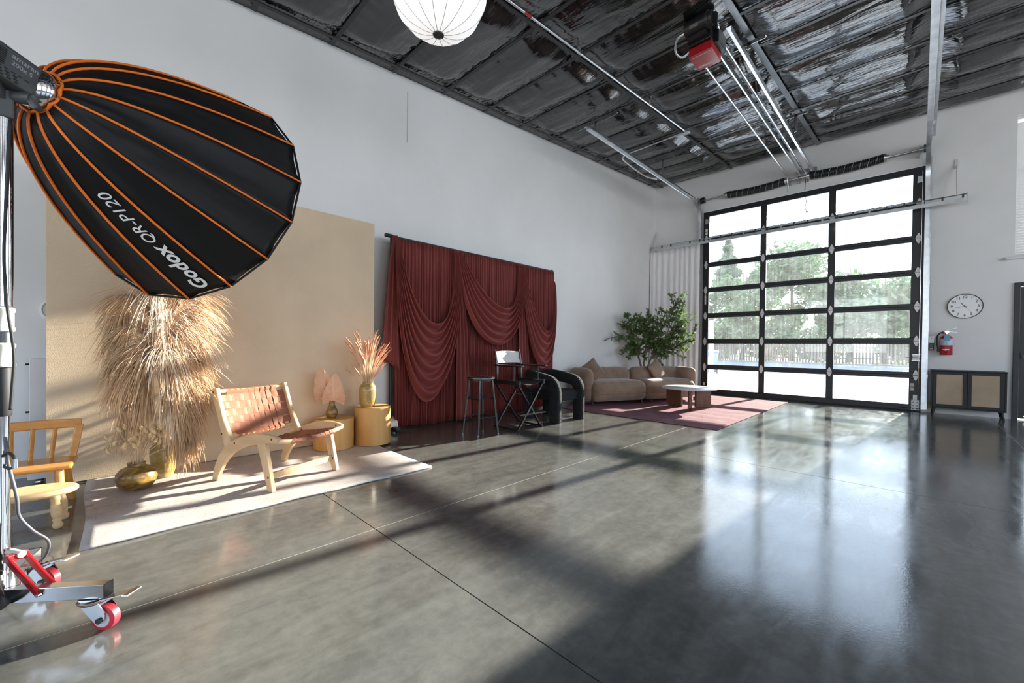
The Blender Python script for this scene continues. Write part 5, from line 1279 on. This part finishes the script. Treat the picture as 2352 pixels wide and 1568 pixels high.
# red release handle
tp_=Vector((.050,.034,.262)); bt_=Vector((.172,.118,.150)); sd2=Vector((.58,-.81,0))*.024
for o_ in (-1,1):
    MB().bar(tuple(tp_+sd2*o_),tuple(bt_+sd2*o_),.010,.024).build('release_arm',M['red_plastic'],sd,bevel=.003)
    MB().cyl(tuple(bt_+sd2*o_*1.25),tuple(bt_+sd2*o_*.8),.006,8).build('rivet',M['steel'],sd)
MB().bar(tuple(tp_+sd2*1.2),tuple(tp_-sd2*1.2),.026,.026).build('release_bridge',M['red_plastic'],sd,bevel=.003)
MB().cyl((.005,.01,.272),(.062,.05,.268),.0125,12).build('release_knob',M['cream_plastic'],sd,smooth=40)
# sandbag over the base
sg=MB()
def sgf(u,v):
    a=2*pi*u; z=lerp(.0,.235,v); r=lerp(.135,.03,v**.75)*(1 if v>.05 else .8)*(1+.05*sin(3*a+2)+.05*sin(7*a)*(1-v)); return (r*cos(a)*1.0,r*sin(a)*1.0,z+.012*(1-v)*sin(2*a))
sg.grid(sgf,40,16,True)
sgo=sg.build('sandbag',mat('black_nylon',(.010,.010,.011),.45,var=.2,bmp=(12,.4)),smooth=180,loc=(PX+.105,PY-.085,.112)); tag(sgo,'black nylon sandbag slumped over the stand base','sandbag')
# cables
cb=MB().tube(crom([(.02,.02,1.86),(.03,.012,1.6),(.036,.006,1.4),(.040,.008,1.275),(.046,.016,1.15),(.050,.026,1.06),(.052,.030,.98),(.046,.026,.90),(.036,.02,.80)],8),.0045,6).build('light_cable',M['black_rubber'],None,smooth=180,loc=(PX,PY,0)); tag(cb,'thin black cable running down the light stand pole','cable')
pw=MB().tube(crom([(.024,.007,.70),(.024,.012,.618),(.036,.02,.57),(.055,.036,.483),(.032,.040,.403),(.023,.072,.336),(.017,.107,.289),(-.008,.110,.245),(-.052,.094,.197),(-.107,.067,.155),(-.16,.035,.10),(-.20,-.02,.02)],10),.0052,8).build('power_cable',mat('grey_cable',(.10,.10,.11),.5),None,smooth=180,loc=(PX,PY,0)); tag(pw,'grey power cable curving from the stand to the floor','cable')
cl=MB().tube(crom([(.015,.0,.63),(.035,.004,.637),(.046,.015,.645),(.06,.028,.635),(.066,.034,.613),(.065,.033,.597),(.051,.019,.588),(.03,.004,.594)],6),.005,6).build('cable_clip',M['black_rubber'],sd,smooth=180); MB().cyl((.0665,.0345,.625),(.0655,.0335,.590),.0085,10).build('clip_sleeve',M['steel'],cl,smooth=40)
# ---- lantern softbox near the ceiling
LP=Vector((-2.533,1.746,3.33)); LR=.355
ln=thing('lantern_softbox','round white lantern softbox glowing under the ceiling','lantern light',LP)
M['lantern']=mat('glowing_white_diffuser',(.85,.85,.86),.7,var=.01,emit=((1,.99,.98),.55))
NL=14
def lanp(a,t):  # t 0 bottom pole .. pi top
    r=LR*sin(t); return Vector((r*cos(a),r*sin(a),LR*(1-cos(t))*.98))
for k in range(NL):
    a0=2*pi*k/NL+.1; a1=a0+2*pi/NL
    def fn(u,v):
        t=lerp(.10,pi-.35,v); p=lanp(a0,t).lerp(lanp(a1,t),u); return p
    MB().grid(fn,3,16).build('diffuser_panel',M['lantern'],ln,smooth=30)
    MB().tube([lanp(a0,lerp(.10,pi-.35,j/16))*1.0 for j in range(17)],.0022,4).build('rib',M['print_grey'],ln)
MB().tube([Vector((.037*cos(2*pi*k/24),.037*sin(2*pi*k/24),-.001)) for k in range(24)],.005,6,closed=True).box(-.036,.036,-.004,.004,-.004,.002).box(-.004,.004,-.036,.036,-.004,.002).build('bottom_hub',M['grey_plastic'],ln)
MB().cyl((0,0,.001),(0,0,.004),.035,20).build('hub_mesh',M['strap'],ln)
MB().cyl((0,0,LR*1.9),(0,0,LR*1.9+.22),.06,20).build('lamp_body',M['grey_plastic'],ln,smooth=40)
MB().cyl((0,0,LR*1.9+.22),(0,0,ceil_z(1.746)-3.33-.03),.012,10).build('hanging_rod',M['black_metal'],ln,smooth=40)

# ---- repeats share a group
for o in bpy.data.objects:
    if o.parent is None and 'category' in o and 'group' not in o:
        g={'conifer_tree':'trees beyond the fence','broadleaf_tree':'trees beyond the fence','garden_bush':'bushes beyond the fence','door_track':'overhead door tracks','drum_pedestal':'oak drum pedestals','vase':'golden vases of the lounge corner','wall_disc':'white wall discs','throw_cushion':'sofa cushions','dried_palm_leaf':'dried palm leaves','drape_tail':'hanging drape tails'}.get(o.name.split('.')[0])
        if g: o['group']=g
